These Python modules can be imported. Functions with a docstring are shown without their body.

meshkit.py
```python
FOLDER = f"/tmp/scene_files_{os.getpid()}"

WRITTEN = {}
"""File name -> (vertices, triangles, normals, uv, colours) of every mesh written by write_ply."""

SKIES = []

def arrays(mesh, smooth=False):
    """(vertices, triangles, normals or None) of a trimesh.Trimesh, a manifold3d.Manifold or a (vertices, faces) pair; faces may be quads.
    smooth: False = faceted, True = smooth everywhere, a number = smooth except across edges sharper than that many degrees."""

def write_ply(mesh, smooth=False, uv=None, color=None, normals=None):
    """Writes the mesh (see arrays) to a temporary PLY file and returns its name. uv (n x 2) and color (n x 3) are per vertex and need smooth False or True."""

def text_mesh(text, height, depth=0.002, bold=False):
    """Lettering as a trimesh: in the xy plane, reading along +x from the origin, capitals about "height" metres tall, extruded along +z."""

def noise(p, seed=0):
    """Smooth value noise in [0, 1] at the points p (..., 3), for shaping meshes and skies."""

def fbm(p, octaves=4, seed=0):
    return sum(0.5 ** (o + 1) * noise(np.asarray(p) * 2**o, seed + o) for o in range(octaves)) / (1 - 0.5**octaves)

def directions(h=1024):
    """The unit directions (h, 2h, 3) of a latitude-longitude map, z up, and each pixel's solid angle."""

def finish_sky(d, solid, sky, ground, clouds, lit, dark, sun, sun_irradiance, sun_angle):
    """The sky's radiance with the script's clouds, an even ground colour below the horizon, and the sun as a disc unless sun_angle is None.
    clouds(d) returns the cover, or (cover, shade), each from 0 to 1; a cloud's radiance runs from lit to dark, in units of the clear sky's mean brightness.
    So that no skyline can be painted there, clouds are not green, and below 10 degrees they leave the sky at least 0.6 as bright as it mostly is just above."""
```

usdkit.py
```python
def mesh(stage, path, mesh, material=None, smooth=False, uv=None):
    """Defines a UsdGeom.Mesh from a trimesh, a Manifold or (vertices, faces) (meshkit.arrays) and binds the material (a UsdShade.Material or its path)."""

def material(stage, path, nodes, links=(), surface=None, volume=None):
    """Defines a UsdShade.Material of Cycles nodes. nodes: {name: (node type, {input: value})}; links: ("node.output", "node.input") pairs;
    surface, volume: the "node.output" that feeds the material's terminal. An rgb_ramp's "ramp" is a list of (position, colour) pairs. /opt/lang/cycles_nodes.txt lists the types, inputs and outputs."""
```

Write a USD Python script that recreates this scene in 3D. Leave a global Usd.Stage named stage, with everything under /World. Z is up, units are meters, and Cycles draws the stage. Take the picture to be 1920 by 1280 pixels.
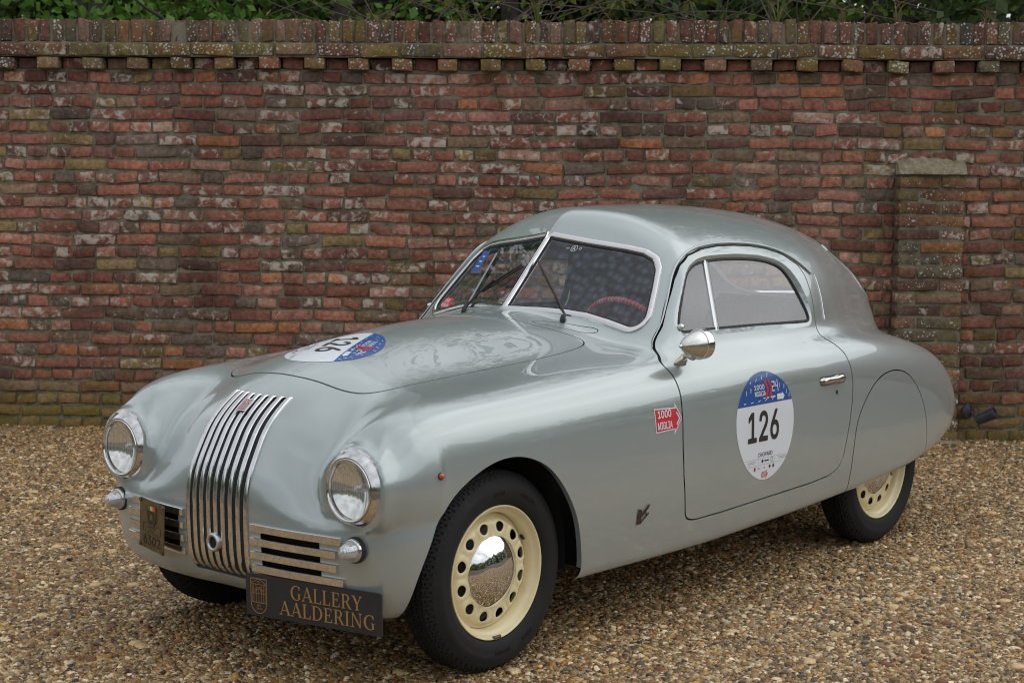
import math, random
import numpy as np, shapely, trimesh, usdkit, meshkit
from scipy.interpolate import PchipInterpolator, CubicSpline
from scipy.ndimage import map_coordinates, gaussian_filter, spline_filter
from scipy.spatial import cKDTree
from pxr import Gf, Sdf, Usd, UsdGeom, UsdLux, UsdShade, Vt

# ------------------------------------------------------------------ camera, sky, sun, exposure
stage = Usd.Stage.CreateInMemory()
UsdGeom.SetStageUpAxis(stage, "Z"); UsdGeom.SetStageMetersPerUnit(stage, 1.0)
UsdGeom.Xform.Define(stage, "/World"); UsdGeom.Scope.Define(stage, "/World/Looks")
PITCH, ROLL, EYE = math.radians(6.1005), math.radians(.4196), (0, 0, 1.5774)
cam = UsdGeom.Camera.Define(stage, "/World/camera")
cam.CreateHorizontalApertureAttr(36.0); cam.CreateVerticalApertureAttr(24.0); cam.CreateFocalLengthAttr(60.48)
cam.CreateFStopAttr(7.0); cam.CreateFocusDistanceAttr(5.9); cam.CreateExposureAttr(EXPOSURE := 0.12)
cam.CreateClippingRangeAttr((.05, 500.0))
_f = np.array([0, math.cos(PITCH), -math.sin(PITCH)]); _u = np.array([0, math.sin(PITCH), math.cos(PITCH)]); _r = np.array([1., 0, 0])
_r2 = math.cos(ROLL) * _r + math.sin(ROLL) * _u; _u2 = math.cos(ROLL) * _u - math.sin(ROLL) * _r
M4 = Gf.Matrix4d(*_r2, 0, *_u2, 0, *(-_f), 0, *EYE, 1)
UsdGeom.Xformable(cam).AddTransformOp().Set(M4)

SUN_EL, SUN_AZ = math.radians(40), math.radians(80)          # to the right, veiled by cloud
_T = Sdf.ValueTypeNames
def mat(name, nodes, links=(), surface="p.BSDF", volume=None):
    return usdkit.material(stage, "/World/Looks/" + name, nodes, links, surface, volume)
sky = UsdLux.DomeLight.Define(stage, "/World/sky")
sky.GetPrim().SetCustomDataByKey("kind", "structure")
sky_m = mat("overcast_sky", {
    "tc": ("texture_coordinate", {}),
    "map": ("mapping", {"scale": (1.0, 1.0, 2.2)}),
    "n": ("noise_texture", {"scale": 2.6, "detail": 6.0, "roughness": .55, "distortion": .4}),
    "r": ("map_range", {"from_min": .32, "from_max": .70, "to_min": 4.6, "to_max": 10.0, "clamp": True}),
    "dot": ("vector_math", {"math_type": "dot_product", "vector2": (math.cos(SUN_EL) * math.sin(SUN_AZ), math.cos(SUN_EL) * math.cos(SUN_AZ), math.sin(SUN_EL))}),
    "au": ("map_range", {"range_type": "smoothstep", "from_min": .25, "from_max": 1.0, "to_min": 1.0, "to_max": 1.6, "clamp": True}), "lum": ("math", {"math_type": "multiply"}),     # brighter towards the veiled sun
    "tint": ("combine_color", {"r": .5, "g": .5, "b": .5}),
    "cl": ("mix_color", {"blend_type": "multiply", "fac": 1.0, "a": (1, 1, 1), "b": (1, 1, 1), "use_clamp": False}),
    "col": ("color", {"value": (.965, .985, 1.015)}),
    "s": ("sky_texture", {"sky_type": "single_scattering", "sun_disc": False, "sun_elevation": SUN_EL, "sun_rotation": SUN_AZ}),
    "mx": ("mix_color", {"blend_type": "mix", "fac": .86, "use_clamp": False}),
    "b": ("background_shader", {"strength": .10})},
    [("tc.generated", "map.vector"), ("map.vector", "n.vector"), ("n.fac", "r.value"), ("tc.generated", "dot.vector1"), ("dot.value", "au.value"), ("r.result", "lum.value1"), ("au.result", "lum.value2"), ("lum.value", "tint.r"), ("lum.value", "tint.g"), ("lum.value", "tint.b"),
     ("col.color", "cl.a"), ("tint.color", "cl.b"), ("s.color", "mx.a"), ("cl.result", "mx.b"), ("mx.result", "b.color")], surface="b.background")
UsdShade.MaterialBindingAPI.Apply(sky.GetPrim()).Bind(sky_m)
sun = UsdLux.DistantLight.Define(stage, "/World/sun")
sun.CreateNormalizeAttr(True); sun.CreateIntensityAttr(.13); sun.CreateAngleAttr(70.0); sun.CreateColorAttr(Gf.Vec3f(1.0, .97, .93))
_d = np.array([math.cos(SUN_EL) * math.sin(SUN_AZ), math.cos(SUN_EL) * math.cos(SUN_AZ), math.sin(SUN_EL)])   # towards the sun
_x = np.cross([0, 0, 1.], _d); _x /= np.linalg.norm(_x); _y = np.cross(_d, _x)
UsdGeom.Xformable(sun).AddTransformOp().Set(Gf.Matrix4d(*_x, 0, *_y, 0, *_d, 0, 0, 0, 10, 1))

# ------------------------------------------------------------------ helpers
rng = np.random.default_rng(7); random.seed(7)
_taken = {}
def numbered(parent, name):
    k = (str(parent), name); n = _taken.get(k, 0); _taken[k] = n + 1
    return f"{parent}/{name}" + (f"_{n:03d}" if n else "")
def data(prim, **kw):
    for k, v in kw.items(): prim.SetCustomDataByKey(k, v)
    return prim
def thing(name, label, category, loc=(0, 0, 0), rotz=0.0, group=None):
    x = UsdGeom.Xform.Define(stage, numbered("/World", name))
    x.AddTranslateOp().Set(Gf.Vec3d(*map(float, loc)))
    if rotz: x.AddRotateZOp().Set(float(rotz))
    data(x.GetPrim(), label=label, category=category)
    if group: data(x.GetPrim(), group=group)
    return x.GetPrim()
def put(parent, name, mesh, material, smooth=False, normals=None, attrs=None, **cd):
    """one Mesh prim; parent: a prim or None for /World"""
    path = numbered(parent.GetPath() if parent else "/World", name)
    m = usdkit.mesh(stage, path, mesh, material, smooth)
    if normals is not None:
        m.CreateNormalsAttr(Vt.Vec3fArray.FromNumpy(np.asarray(normals, np.float32))); m.SetNormalsInterpolation("vertex")
    for k, v in (attrs or {}).items():
        UsdGeom.PrimvarsAPI(m).CreatePrimvar(k, _T.Color3fArray, "vertex").Set(Vt.Vec3fArray.FromNumpy(np.asarray(v, np.float32)))
    data(m.GetPrim(), **cd)
    return m.GetPrim()
def group_part(parent, name, **cd):
    x = UsdGeom.Xform.Define(stage, numbered(parent.GetPath(), name)); data(x.GetPrim(), **cd); return x.GetPrim()
def cat(ms):
    vs, fs, n = [], [], 0
    for v, f in ms:
        vs.append(np.asarray(v, float)); fs.append(np.asarray(f, int) + n); n += len(v)
    return np.vstack(vs), np.vstack(fs)
def tm(m): return np.array(m.vertices), np.array(m.faces)
def box(lo, hi, bevel=0.0):
    lo, hi = np.array(lo, float), np.array(hi, float)
    if bevel <= 0:
        b = trimesh.creation.box(hi - lo); b.apply_translation((lo + hi) / 2); return tm(b)
    b = min(bevel, (hi - lo).min() * .45); pts = []
    for sx in (0, 1):
        for sy in (0, 1):
            for sz in (0, 1):
                c = np.where([sx, sy, sz], hi, lo); s = np.where([sx, sy, sz], -1, 1)
                for k in range(3):
                    q = c + s * b; q[k] = c[k]; pts.append(q)
    return tm(trimesh.convex.convex_hull(np.array(pts)))
def tube(path, r, n=8, closed=False, cap=True):
    """round tube along the points; r a number or one per point"""
    p = np.asarray(path, float); r = np.broadcast_to(r, len(p)).astype(float)
    t = (np.roll(p, -1, 0) - np.roll(p, 1, 0)) if closed else np.gradient(p, axis=0)
    t /= np.linalg.norm(t, axis=1, keepdims=True)
    a = np.array([0, 0, 1.]) if abs(t[0] @ [0, 0, 1]) < .9 else np.array([1., 0, 0])
    us = []
    u = np.cross(t[0], a); u /= np.linalg.norm(u)
    for k in range(len(p)):
        u = u - t[k] * (u @ t[k]); u /= np.linalg.norm(u); us.append(u)
    us = np.array(us); vs = np.cross(t, us)
    th = np.linspace(0, 2 * np.pi, n, endpoint=False)
    V = (p[:, None] + r[:, None, None] * (np.cos(th)[None, :, None] * us[:, None] + np.sin(th)[None, :, None] * vs[:, None])).reshape(-1, 3)
    F = []
    m = len(p)
    for i in range(m if closed else m - 1):
        j = (i + 1) % m
        for k in range(n):
            l = (k + 1) % n
            F += [[i * n + k, i * n + l, j * n + l], [i * n + k, j * n + l, j * n + k]]
    F = np.array(F)
    if cap and not closed:
        V = np.vstack([V, p[0], p[-1]]); c0, c1 = len(V) - 2, len(V) - 1
        F = np.vstack([F, [[c0, (k + 1) % n, k] for k in range(n)], [[c1, (m - 1) * n + k, (m - 1) * n + (k + 1) % n] for k in range(n)]])
    return V, F
def strip(path, side, up, prof):
    """sweep the open/closed profile [(across, out)] along path with given side and up vectors per point (closed profile)"""
    p = np.asarray(path, float); n = len(prof)
    V = np.concatenate([p + a * side + o * up for a, o in prof], 1).reshape(-1, 3) if False else (p[:, None] + np.array([a for a, o in prof])[None, :, None] * np.asarray(side)[:, None] + np.array([o for a, o in prof])[None, :, None] * np.asarray(up)[:, None]).reshape(-1, 3)
    F = []
    for i in range(len(p) - 1):
        for k in range(n):
            l = (k + 1) % n
            F += [[i * n + k, i * n + l, (i + 1) * n + l], [i * n + k, (i + 1) * n + l, (i + 1) * n + k]]
    for e in (0, len(p) - 1):
        F += [[e * n, e * n + k, e * n + k + 1] if e else [e * n, e * n + k + 1, e * n + k] for k in range(1, n - 1)]
    return V, np.array(F)
def lathe(prof, n=64, axis="y"):
    """prof: (radius, along); around the axis"""
    prof = np.asarray(prof, float); th = np.linspace(0, 2 * np.pi, n, endpoint=False)
    R, A = prof[:, 0][:, None], prof[:, 1][:, None] + 0 * th
    c, s = R * np.cos(th), R * np.sin(th)
    V = {"y": np.stack([c, A, s], -1), "x": np.stack([A, c, s], -1), "z": np.stack([c, s, A], -1)}[axis].reshape(-1, 3)
    F = []; m = len(prof)
    i, k = np.meshgrid(np.arange(m - 1), np.arange(n), indexing="ij"); l = (k + 1) % n
    a, b_, c_, d = i * n + k, i * n + l, (i + 1) * n + l, (i + 1) * n + k
    F = np.vstack([np.stack([a, b_, c_], -1).reshape(-1, 3), np.stack([a, c_, d], -1).reshape(-1, 3)])
    return V, F
def curve(pts, n=400):
    p = np.asarray(pts, float); t = np.r_[0, np.cumsum(np.sqrt(np.linalg.norm(np.diff(p, axis=0), axis=1)))]
    return CubicSpline(t, p)(np.linspace(0, t[-1], n))
def loop(pts, n=400):
    """smooth closed curve"""
    p = np.vstack([pts, pts[:1]]).astype(float); t = np.r_[0, np.cumsum(np.sqrt(np.linalg.norm(np.diff(p, axis=0), axis=1)))]
    return CubicSpline(t, p, bc_type="periodic")(np.linspace(0, t[-1], n, endpoint=False))
def rounded(pts, r=.01):
    g = shapely.Polygon(pts).buffer(0).buffer(-r, quad_segs=10).buffer(2 * r, quad_segs=10).buffer(-r, quad_segs=10)
    return np.array(g.exterior.coords)[:-1]
def flat(g):
    """triangulated shapely shape -> (points 2d, faces)"""
    out = []
    for q in getattr(g, "geoms", [g]):
        if q.area <= 0: continue
        out.append(trimesh.creation.triangulate_polygon(q, engine="earcut"))
    return cat(out)
def solid(g, depth):
    ms = [tm(trimesh.creation.extrude_polygon(q, depth, engine="earcut")) for q in getattr(g, "geoms", [g]) if q.area > 0]
    return cat(ms)

# ------------------------------------------------------------------ materials
def plain(name, color, rough=.5, metal=0.0, coat=0.0, spec=.5, **kw):
    return mat(name, {"p": ("principled_bsdf", {"base_color": color, "roughness": rough, "metallic": metal, "coat_weight": coat, "coat_roughness": .03, "specular_ior_level": spec, **kw})})
def worn(name, color, color2, rough=.5, metal=0.0, scale=30.0, bump=.0, bscale=200.0, lo=.4, hi=.65, **kw):
    """two tones by noise, roughness wobble, fine relief"""
    nodes = {"tc": ("texture_coordinate", {}), "n": ("noise_texture", {"scale": scale, "detail": 5.0, "roughness": .6}),
             "r": ("rgb_ramp", {"ramp": [(0, color), (lo, color), (hi, color2), (1, color2)]}),
             "n2": ("noise_texture", {"scale": bscale, "detail": 3.0}), "b": ("bump", {"strength": 1.0, "distance": bump}),
             "rr": ("map_range", {"from_min": .3, "from_max": .7, "to_min": max(rough - .08, .02), "to_max": rough + .1}),
             "p": ("principled_bsdf", {"metallic": metal, **kw})}
    links = [("tc.object", "n.vector"), ("tc.object", "n2.vector"), ("n.fac", "r.fac"), ("r.color", "p.base_color"), ("n.fac", "rr.value"), ("rr.result", "p.roughness")]
    if bump: links += [("n2.fac", "b.height"), ("b.normal", "p.normal")]
    return mat(name, nodes, links)

paint = mat("silver_green_paint", {
    "tc": ("texture_coordinate", {}), "n": ("noise_texture", {"scale": 2.2, "detail": 3.0}), "w": ("noise_texture", {"scale": 9.0, "detail": 2.0}),
    "r": ("rgb_ramp", {"ramp": [(0, (.345, .388, .382)), (1, (.375, .420, .413))]}),
    "b": ("bump", {"strength": .12, "distance": .0006}),
    "p": ("principled_bsdf", {"metallic": .56, "roughness": .265, "coat_weight": 1.0, "coat_roughness": .005, "coat_ior": 1.62})},
    [("tc.object", "n.vector"), ("tc.object", "w.vector"), ("n.fac", "r.fac"), ("r.color", "p.base_color"), ("w.fac", "b.height"), ("b.normal", "p.coat_normal")])
chrome = worn("polished_aluminium", (.75, .75, .755), (.68, .68, .685), .13, 1.0, 40.0, .00003, 350.0)
satin = plain("satin_aluminium", (.62, .63, .63), .34, 1.0)
bright = plain("chrome", (.80, .80, .79), .035, 1.0)
dark_void = plain("dark_void", (.006, .006, .006), .9)
black_rubber = worn("black_rubber", (.012, .012, .012), (.018, .018, .017), .62, 0, 60.0, .0002, 500.0)
tyre_m = worn("tyre_rubber", (.010, .010, .0105), (.017, .0165, .016), .68, 0, 25.0, .0003, 400.0, .45, .7, specular_ior_level=.32)
cream = worn("cream_wheel_paint", (.80, .70, .43), (.69, .575, .31), .32, 0, 11.0, .0, 100.0, .5, .75, coat_weight=.5, coat_roughness=.12)
slate = worn("slate_grille_panel", (.035, .042, .047), (.05, .056, .06), .45, 0, 30.0)
lining = worn("grey_cloth_lining", (.36, .37, .375), (.32, .33, .335), .85, 0, 60.0, .0006, 500.0)
leather = worn("dark_red_leather", (.085, .022, .022), (.06, .016, .017), .5, 0, 25.0, .0006, 300.0)
wheel_red = worn("red_steering_wheel_rim", (.34, .045, .06), (.28, .035, .05), .35, 0, 40.0)
black_plastic = worn("black_paint", (.012, .012, .013), (.02, .02, .021), .38, 0, 50.0)
gold = plain("gold_print", (.36, .20, .065), .5)
sign_black = worn("black_sign_board", (.016, .016, .018), (.022, .022, .024), .42, 0, 30.0)
white_vinyl = plain("white_vinyl", (.70, .73, .77), .30, coat=.4)
blue_vinyl = plain("blue_vinyl", (.022, .075, .26), .28, coat=.4)
red_vinyl = plain("red_vinyl", (.55, .03, .045), .3, coat=.4)
ink = plain("black_ink", (.018, .015, .014), .45)
grey_ink = plain("grey_ink", (.30, .31, .33), .5)
green_ink = plain("green_ink", (.04, .14, .05), .5)
brass = worn("aged_brass", (.17, .125, .065), (.12, .085, .045), .42, .75, 45.0, .0004, 300.0)
brass_dark = plain("darkened_brass", (.035, .027, .018), .55, .4)
amber = plain("amber_lens", (.42, .07, .01), .15, coat=1.0)
yellow = plain("yellow_enamel", (.60, .42, .05), .3, coat=.6)
steel = worn("steel_badge", (.16, .14, .12), (.09, .075, .06), .45, .8, 80.0)
red_enamel = plain("red_enamel", (.22, .02, .03), .3, coat=.8)
silver_in = plain("silvered_reflector", (.93, .93, .92), .10, 1.0)

def pane_mat(name, tint, f0, rough, haze, haze_col=(.75, .77, .80), pattern=False):
    """a thin pane: Schlick reflection that is the same from both faces, plain transparency, a little haze"""
    nodes = {"t": ("transparent_bsdf", {"color": tint}), "g": ("glossy_bsdf", {"color": (1, 1, 1), "roughness": rough}), "lw": ("layer_weight", {"blend": .5}), "pw": ("math", {"math_type": "power", "value2": 4.5}),
             "f": ("math", {"math_type": "multiply_add", "value2": 1 - f0, "value3": f0}), "m": ("mix_closure", {}), "d": ("diffuse_bsdf", {"color": haze_col}), "h": ("mix_closure", {"fac": haze})}
    links = [("lw.facing", "pw.value1"), ("pw.value", "f.value1"), ("f.value", "m.fac"), ("t.BSDF", "m.closure1"), ("g.BSDF", "m.closure2"), ("m.closure", "h.closure1"), ("d.BSDF", "h.closure2")]
    if pattern:    # the quench spots of old toughened glass
        nodes |= {"tc": ("texture_coordinate", {}), "mp": ("mapping", {"scale": (1.0, 1.0, .8)}), "v": ("voronoi_texture", {"scale": 34.0, "randomness": .55}),
                  "r": ("map_range", {"from_min": .05, "from_max": .62, "to_min": haze * 2.4, "to_max": haze * .25, "clamp": True})}
        links += [("tc.object", "mp.vector"), ("mp.vector", "v.vector"), ("v.distance", "r.value"), ("r.result", "h.fac")]
    return mat(name, nodes, links, surface="h.closure")
# ------------------------------------------------------------------ ground and gravel
ramp_peb = [(0, c) for c in [(.33, .225, .095), (.40, .31, .18), (.21, .130, .060), (.52, .45, .32), (.085, .072, .058), (.33, .175, .055), (.25, .205, .140), (.16, .070, .034), (.37, .265, .135), (.040, .038, .040), (.66, .62, .54), (.58, .52, .42), (.165, .125, .082), (.28, .185, .085), (.19, .15, .10), (.40, .24, .08), (.11, .088, .065), (.46, .38, .26), (.30, .23, .145)]]
pebble_m = mat("river_gravel", {
    "g": ("attribute", {"attribute": "tone"}), "tc": ("texture_coordinate", {}),
    "n": ("noise_texture", {"scale": 160.0, "detail": 3.0}), "mr": ("map_range", {"from_min": .3, "from_max": .7, "to_min": .72, "to_max": 1.25}),
    "c": ("combine_color", {}), "m": ("mix_color", {"blend_type": "multiply", "fac": 1.0}),
    "p": ("principled_bsdf", {"roughness": .48})},
    [("tc.object", "n.vector"), ("n.fac", "mr.value"), ("mr.result", "c.r"), ("mr.result", "c.g"), ("mr.result", "c.b"), ("g.color", "m.a"), ("c.color", "m.b"), ("m.result", "p.base_color")])
ground_m = mat("gravel_bed", {
    "g": ("geometry", {}), "v": ("voronoi_texture", {"scale": 70.0}), "hs": ("separate_color", {}), "r": ("rgb_ramp", {"ramp": [(0, (.03, .022, .014)), (.3, (.09, .060, .032)), (.55, (.16, .113, .066)), (.8, (.06, .044, .03)), (1, (.26, .21, .16))]}),
    "n": ("noise_texture", {"scale": .7, "detail": 4.0}), "mr": ("map_range", {"from_min": .3, "from_max": .7, "to_min": .75, "to_max": 1.1}), "c": ("combine_color", {}), "m": ("mix_color", {"blend_type": "multiply", "fac": 1.0}),
    "b": ("bump", {"strength": .8, "distance": .008, "invert": True}), "p": ("principled_bsdf", {"roughness": .8})},
    [("g.position", "v.vector"), ("g.position", "n.vector"), ("v.color", "hs.color"), ("hs.r", "r.fac"), ("n.fac", "mr.value"), ("mr.result", "c.r"), ("mr.result", "c.g"), ("mr.result", "c.b"), ("r.color", "m.a"), ("c.color", "m.b"), ("m.result", "p.base_color"), ("v.distance", "b.height"), ("b.normal", "p.normal")])
gx, gy = np.meshgrid(np.r_[-90, -40, np.linspace(-12, 12, 40), 40, 90], np.r_[-90, -40, np.linspace(-6, 16, 40), 40, 90], indexing="ij")
def relief(x, y): return .010 * (meshkit.fbm(np.stack([x * 1.3, y * 1.3, 0 * x], -1), 3, 5) - .5)
gz = relief(gx, gy) - .013
n1 = gx.shape[1]; i, j = np.meshgrid(np.arange(gx.shape[0] - 1), np.arange(n1 - 1), indexing="ij"); a = (i * n1 + j).ravel()
put(None, "ground", (np.stack([gx, gy, gz], -1).reshape(-1, 3), np.stack([a, a + n1, a + n1 + 1, a + 1], 1)), ground_m, True, kind="structure")

CAR_XY, CAR_TH = np.array([-.54516, 5.59844]), math.radians(49.15799)
def pebble_patch(seed, rad=.17, count=1650):
    r = np.random.default_rng(seed); ms = []; cols = []
    ico = trimesh.creation.icosphere(1); V0, F0 = np.array(ico.vertices), np.array(ico.faces)
    oc = trimesh.creation.icosphere(0); V1, F1 = np.array(oc.vertices), np.array(oc.faces)
    for k in range(count):
        q = rad * math.sqrt(r.random()); th = r.random() * 6.283
        size = .0047 * math.exp(r.normal(0, .30)); big = r.random() < .008
        if big: size *= 1.45
        s = size * np.array([1.15 + .4 * r.random(), .95 + .25 * r.random(), .68 + .3 * r.random()])
        V, F = (V0, F0) if (size > .0048) else (V1, F1)
        V = V * (1 + .16 * r.normal(size=(len(V), 1)).clip(-1.2, 1.2)) * s
        Rm = trimesh.transformations.euler_matrix(r.normal(0, .35), r.normal(0, .35), r.random() * 6.28)[:3, :3]
        cols.append(np.tile(np.array(ramp_peb[r.choice(len(ramp_peb))][1]) * [1.12, .965, .72] * r.uniform(.55, 1.35), (len(V), 1)))
        ms.append((V @ Rm.T + [q * math.cos(th), q * math.sin(th), size * .35 + r.random() * .008 - .010], F))
    return cat(ms), np.vstack(cols)
gravel = UsdGeom.PointInstancer.Define(stage, "/World/gravel")
data(gravel.GetPrim(), label="loose multicoloured river gravel spread over the yard", category="gravel", kind="stuff")
protos = []
for k in range(7):
    g_, c_ = pebble_patch(40 + k)
    m = usdkit.mesh(stage, f"/World/gravel/pebbles{'_%03d' % k if k else ''}", g_, pebble_m, True); protos.append(m.GetPath())
    UsdGeom.PrimvarsAPI(m).CreatePrimvar("tone", _T.Color3fArray, "vertex").Set(Vt.Vec3fArray.FromNumpy(c_.astype(np.float32)))
gravel.CreatePrototypesRel().SetTargets(protos)
pos, idx, rot = [], [], []
for yy in np.arange(3.6, 9.95, .145):
    hw = .34 * yy + 1.7
    for xx in np.arange(-hw, hw, .145):
        p = np.array([xx, yy]) + rng.uniform(-.06, .06, 2)
        if p[1] > 9.80 - .0489 * p[0] - .04: continue
        pos.append((p[0], p[1], float(relief(p[0], p[1])) + rng.uniform(-.002, .002))); idx.append(int(rng.integers(7))); rot.append(rng.uniform(0, 2 * np.pi))
gravel.CreatePositionsAttr(Vt.Vec3fArray.FromNumpy(np.array(pos, np.float32)))
gravel.CreateProtoIndicesAttr(Vt.IntArray.FromNumpy(np.array(idx, np.int32)))
gravel.CreateOrientationsAttr(Vt.QuathArray([Gf.Quath(float(math.cos(r / 2)), 0, 0, float(math.sin(r / 2))) for r in rot]))

# ------------------------------------------------------------------ brick wall
WALL_O, WALL_R = (0, 9.8004, 0), -2.7987
def pos_brick_mat(name):
    nodes = {"tc": ("texture_coordinate", {}), "tone": ("attribute", {"attribute": "tone"}), "mark": ("attribute", {"attribute": "mark"}), "ms": ("separate_color", {}),
      "n1": ("noise_texture", {"scale": 38.0, "detail": 6.0, "roughness": .65}), "v1": ("map_range", {"from_min": .3, "from_max": .72, "to_min": .70, "to_max": 1.90}), "c1": ("combine_color", {}),
      "m1": ("mix_color", {"blend_type": "multiply", "fac": 1.0, "use_clamp": False}),
      "mp0": ("mapping", {"scale": (1.0, 1.0, .35)}), "n0": ("noise_texture", {"scale": 2.6, "detail": 5.0, "roughness": .6}), "v0": ("map_range", {"from_min": .34, "from_max": .64, "to_min": .62, "to_max": 1.24, "clamp": True}), "vm": ("math", {"math_type": "multiply"}),
      # lime bloom and old mortar smears
      "n2": ("noise_texture", {"scale": 21.0, "detail": 5.0, "roughness": .62, "distortion": .5}), "a2": ("math", {"math_type": "multiply_add", "value2": 1.0, "value3": 0.0}), "k2": ("map_range", {"from_min": .72, "from_max": .84, "to_min": 0.0, "to_max": .88, "clamp": True}),
      "m2": ("mix_color", {"blend_type": "mix", "b": (.56, .49, .42)}),
      # moss and algae
      "n3": ("noise_texture", {"scale": 9.0, "detail": 5.0, "roughness": .6}), "a3": ("math", {"math_type": "multiply_add", "value2": .9}), "k3": ("map_range", {"from_min": .62, "from_max": .98, "to_min": 0.0, "to_max": .85, "clamp": True}),
      "mossr": ("rgb_ramp", {"ramp": [(0, (.105, .085, .022)), (.5, (.19, .150, .036)), (.8, (.28, .22, .05))]}),
      "m3": ("mix_color", {"blend_type": "mix"}),
      # white crust lichen in small spots
      "v4": ("voronoi_texture", {"scale": 62.0, "randomness": 1.0}), "n4": ("noise_texture", {"scale": 24.0, "detail": 5.0, "roughness": .65}), "a4": ("math", {"math_type": "multiply_add", "value2": 1.15, "value3": 0.0}), "s4": ("math", {"math_type": "subtract"}), "k4": ("map_range", {"from_min": .0, "from_max": .09, "to_min": 0.0, "to_max": .9, "clamp": True}),
      "m4": ("mix_color", {"blend_type": "mix", "b": (.56, .56, .52)}),
      "nb": ("noise_texture", {"scale": 120.0, "detail": 5.0, "roughness": .7}), "nb2": ("noise_texture", {"scale": 30.0, "detail": 3.0}), "hb": ("math", {"math_type": "multiply_add", "value2": 1.6}),
      "b": ("bump", {"strength": 1.0, "distance": .0042}), "p": ("principled_bsdf", {"roughness": .88, "specular_ior_level": .3})}
    links = [("mark.color", "ms.color")] + [("tc.object", f"{n}.vector") for n in ("n1", "n2", "n3", "v4", "n4", "nb", "nb2")] + [
      ("tc.object", "mp0.vector"), ("mp0.vector", "n0.vector"), ("n0.fac", "v0.value"), ("n1.fac", "v1.value"), ("v1.result", "vm.value1"), ("v0.result", "vm.value2"), ("vm.value", "c1.r"), ("vm.value", "c1.g"), ("vm.value", "c1.b"), ("tone.color", "m1.a"), ("c1.color", "m1.b"),
      ("n2.fac", "a2.value1"), ("ms.r", "a2.value3"), ("a2.value", "k2.value"), ("k2.result", "m2.fac"), ("m1.result", "m2.a"),
      ("n3.fac", "a3.value1"), ("ms.b", "a3.value3"), ("a3.value", "k3.value"), ("k3.result", "m3.fac"), ("m2.result", "m3.a"), ("n1.fac", "mossr.fac"), ("mossr.color", "m3.b"),
      ("n4.fac", "a4.value1"), ("ms.g", "a4.value3"), ("a4.value", "s4.value1"), ("v4.distance", "s4.value2"), ("s4.value", "k4.value"), ("k4.result", "m4.fac"), ("m3.result", "m4.a"), ("m4.result", "p.base_color"),
      ("nb2.fac", "hb.value1"), ("nb.fac", "hb.value3"), ("hb.value", "b.height"), ("b.normal", "p.normal")]
    return mat(name, nodes, links)
brick_m = pos_brick_mat("old_brick")
mortar_m = mat("old_mortar", {"tc": ("texture_coordinate", {}), "n": ("noise_texture", {"scale": 14.0, "detail": 6.0, "roughness": .65}), "r": ("rgb_ramp", {"ramp": [(0, (.046, .040, .027)), (.36, (.125, .108, .075)), (.56, (.24, .21, .155)), (1, (.31, .28, .21))]}),
    "nb": ("noise_texture", {"scale": 90.0, "detail": 5.0}), "b": ("bump", {"strength": 1.0, "distance": .008}), "p": ("principled_bsdf", {"roughness": .95, "specular_ior_level": .2})},
    [("tc.object", "n.vector"), ("tc.object", "nb.vector"), ("n.fac", "r.fac"), ("r.color", "p.base_color"), ("nb.fac", "b.height"), ("b.normal", "p.normal")])
wall = thing("brick_wall", "long weathered red brick garden wall with lichened upright coping bricks behind the car", "wall", WALL_O, WALL_R)
TONES = np.array([(.258, .112, .076), (.205, .090, .066), (.150, .080, .064), (.305, .138, .076), (.182, .122, .080), (.212, .150, .070), (.31, .175, .130), (.27, .130, .096), (.235, .100, .070), (.34, .142, .070), (.150, .112, .088)])
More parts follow.
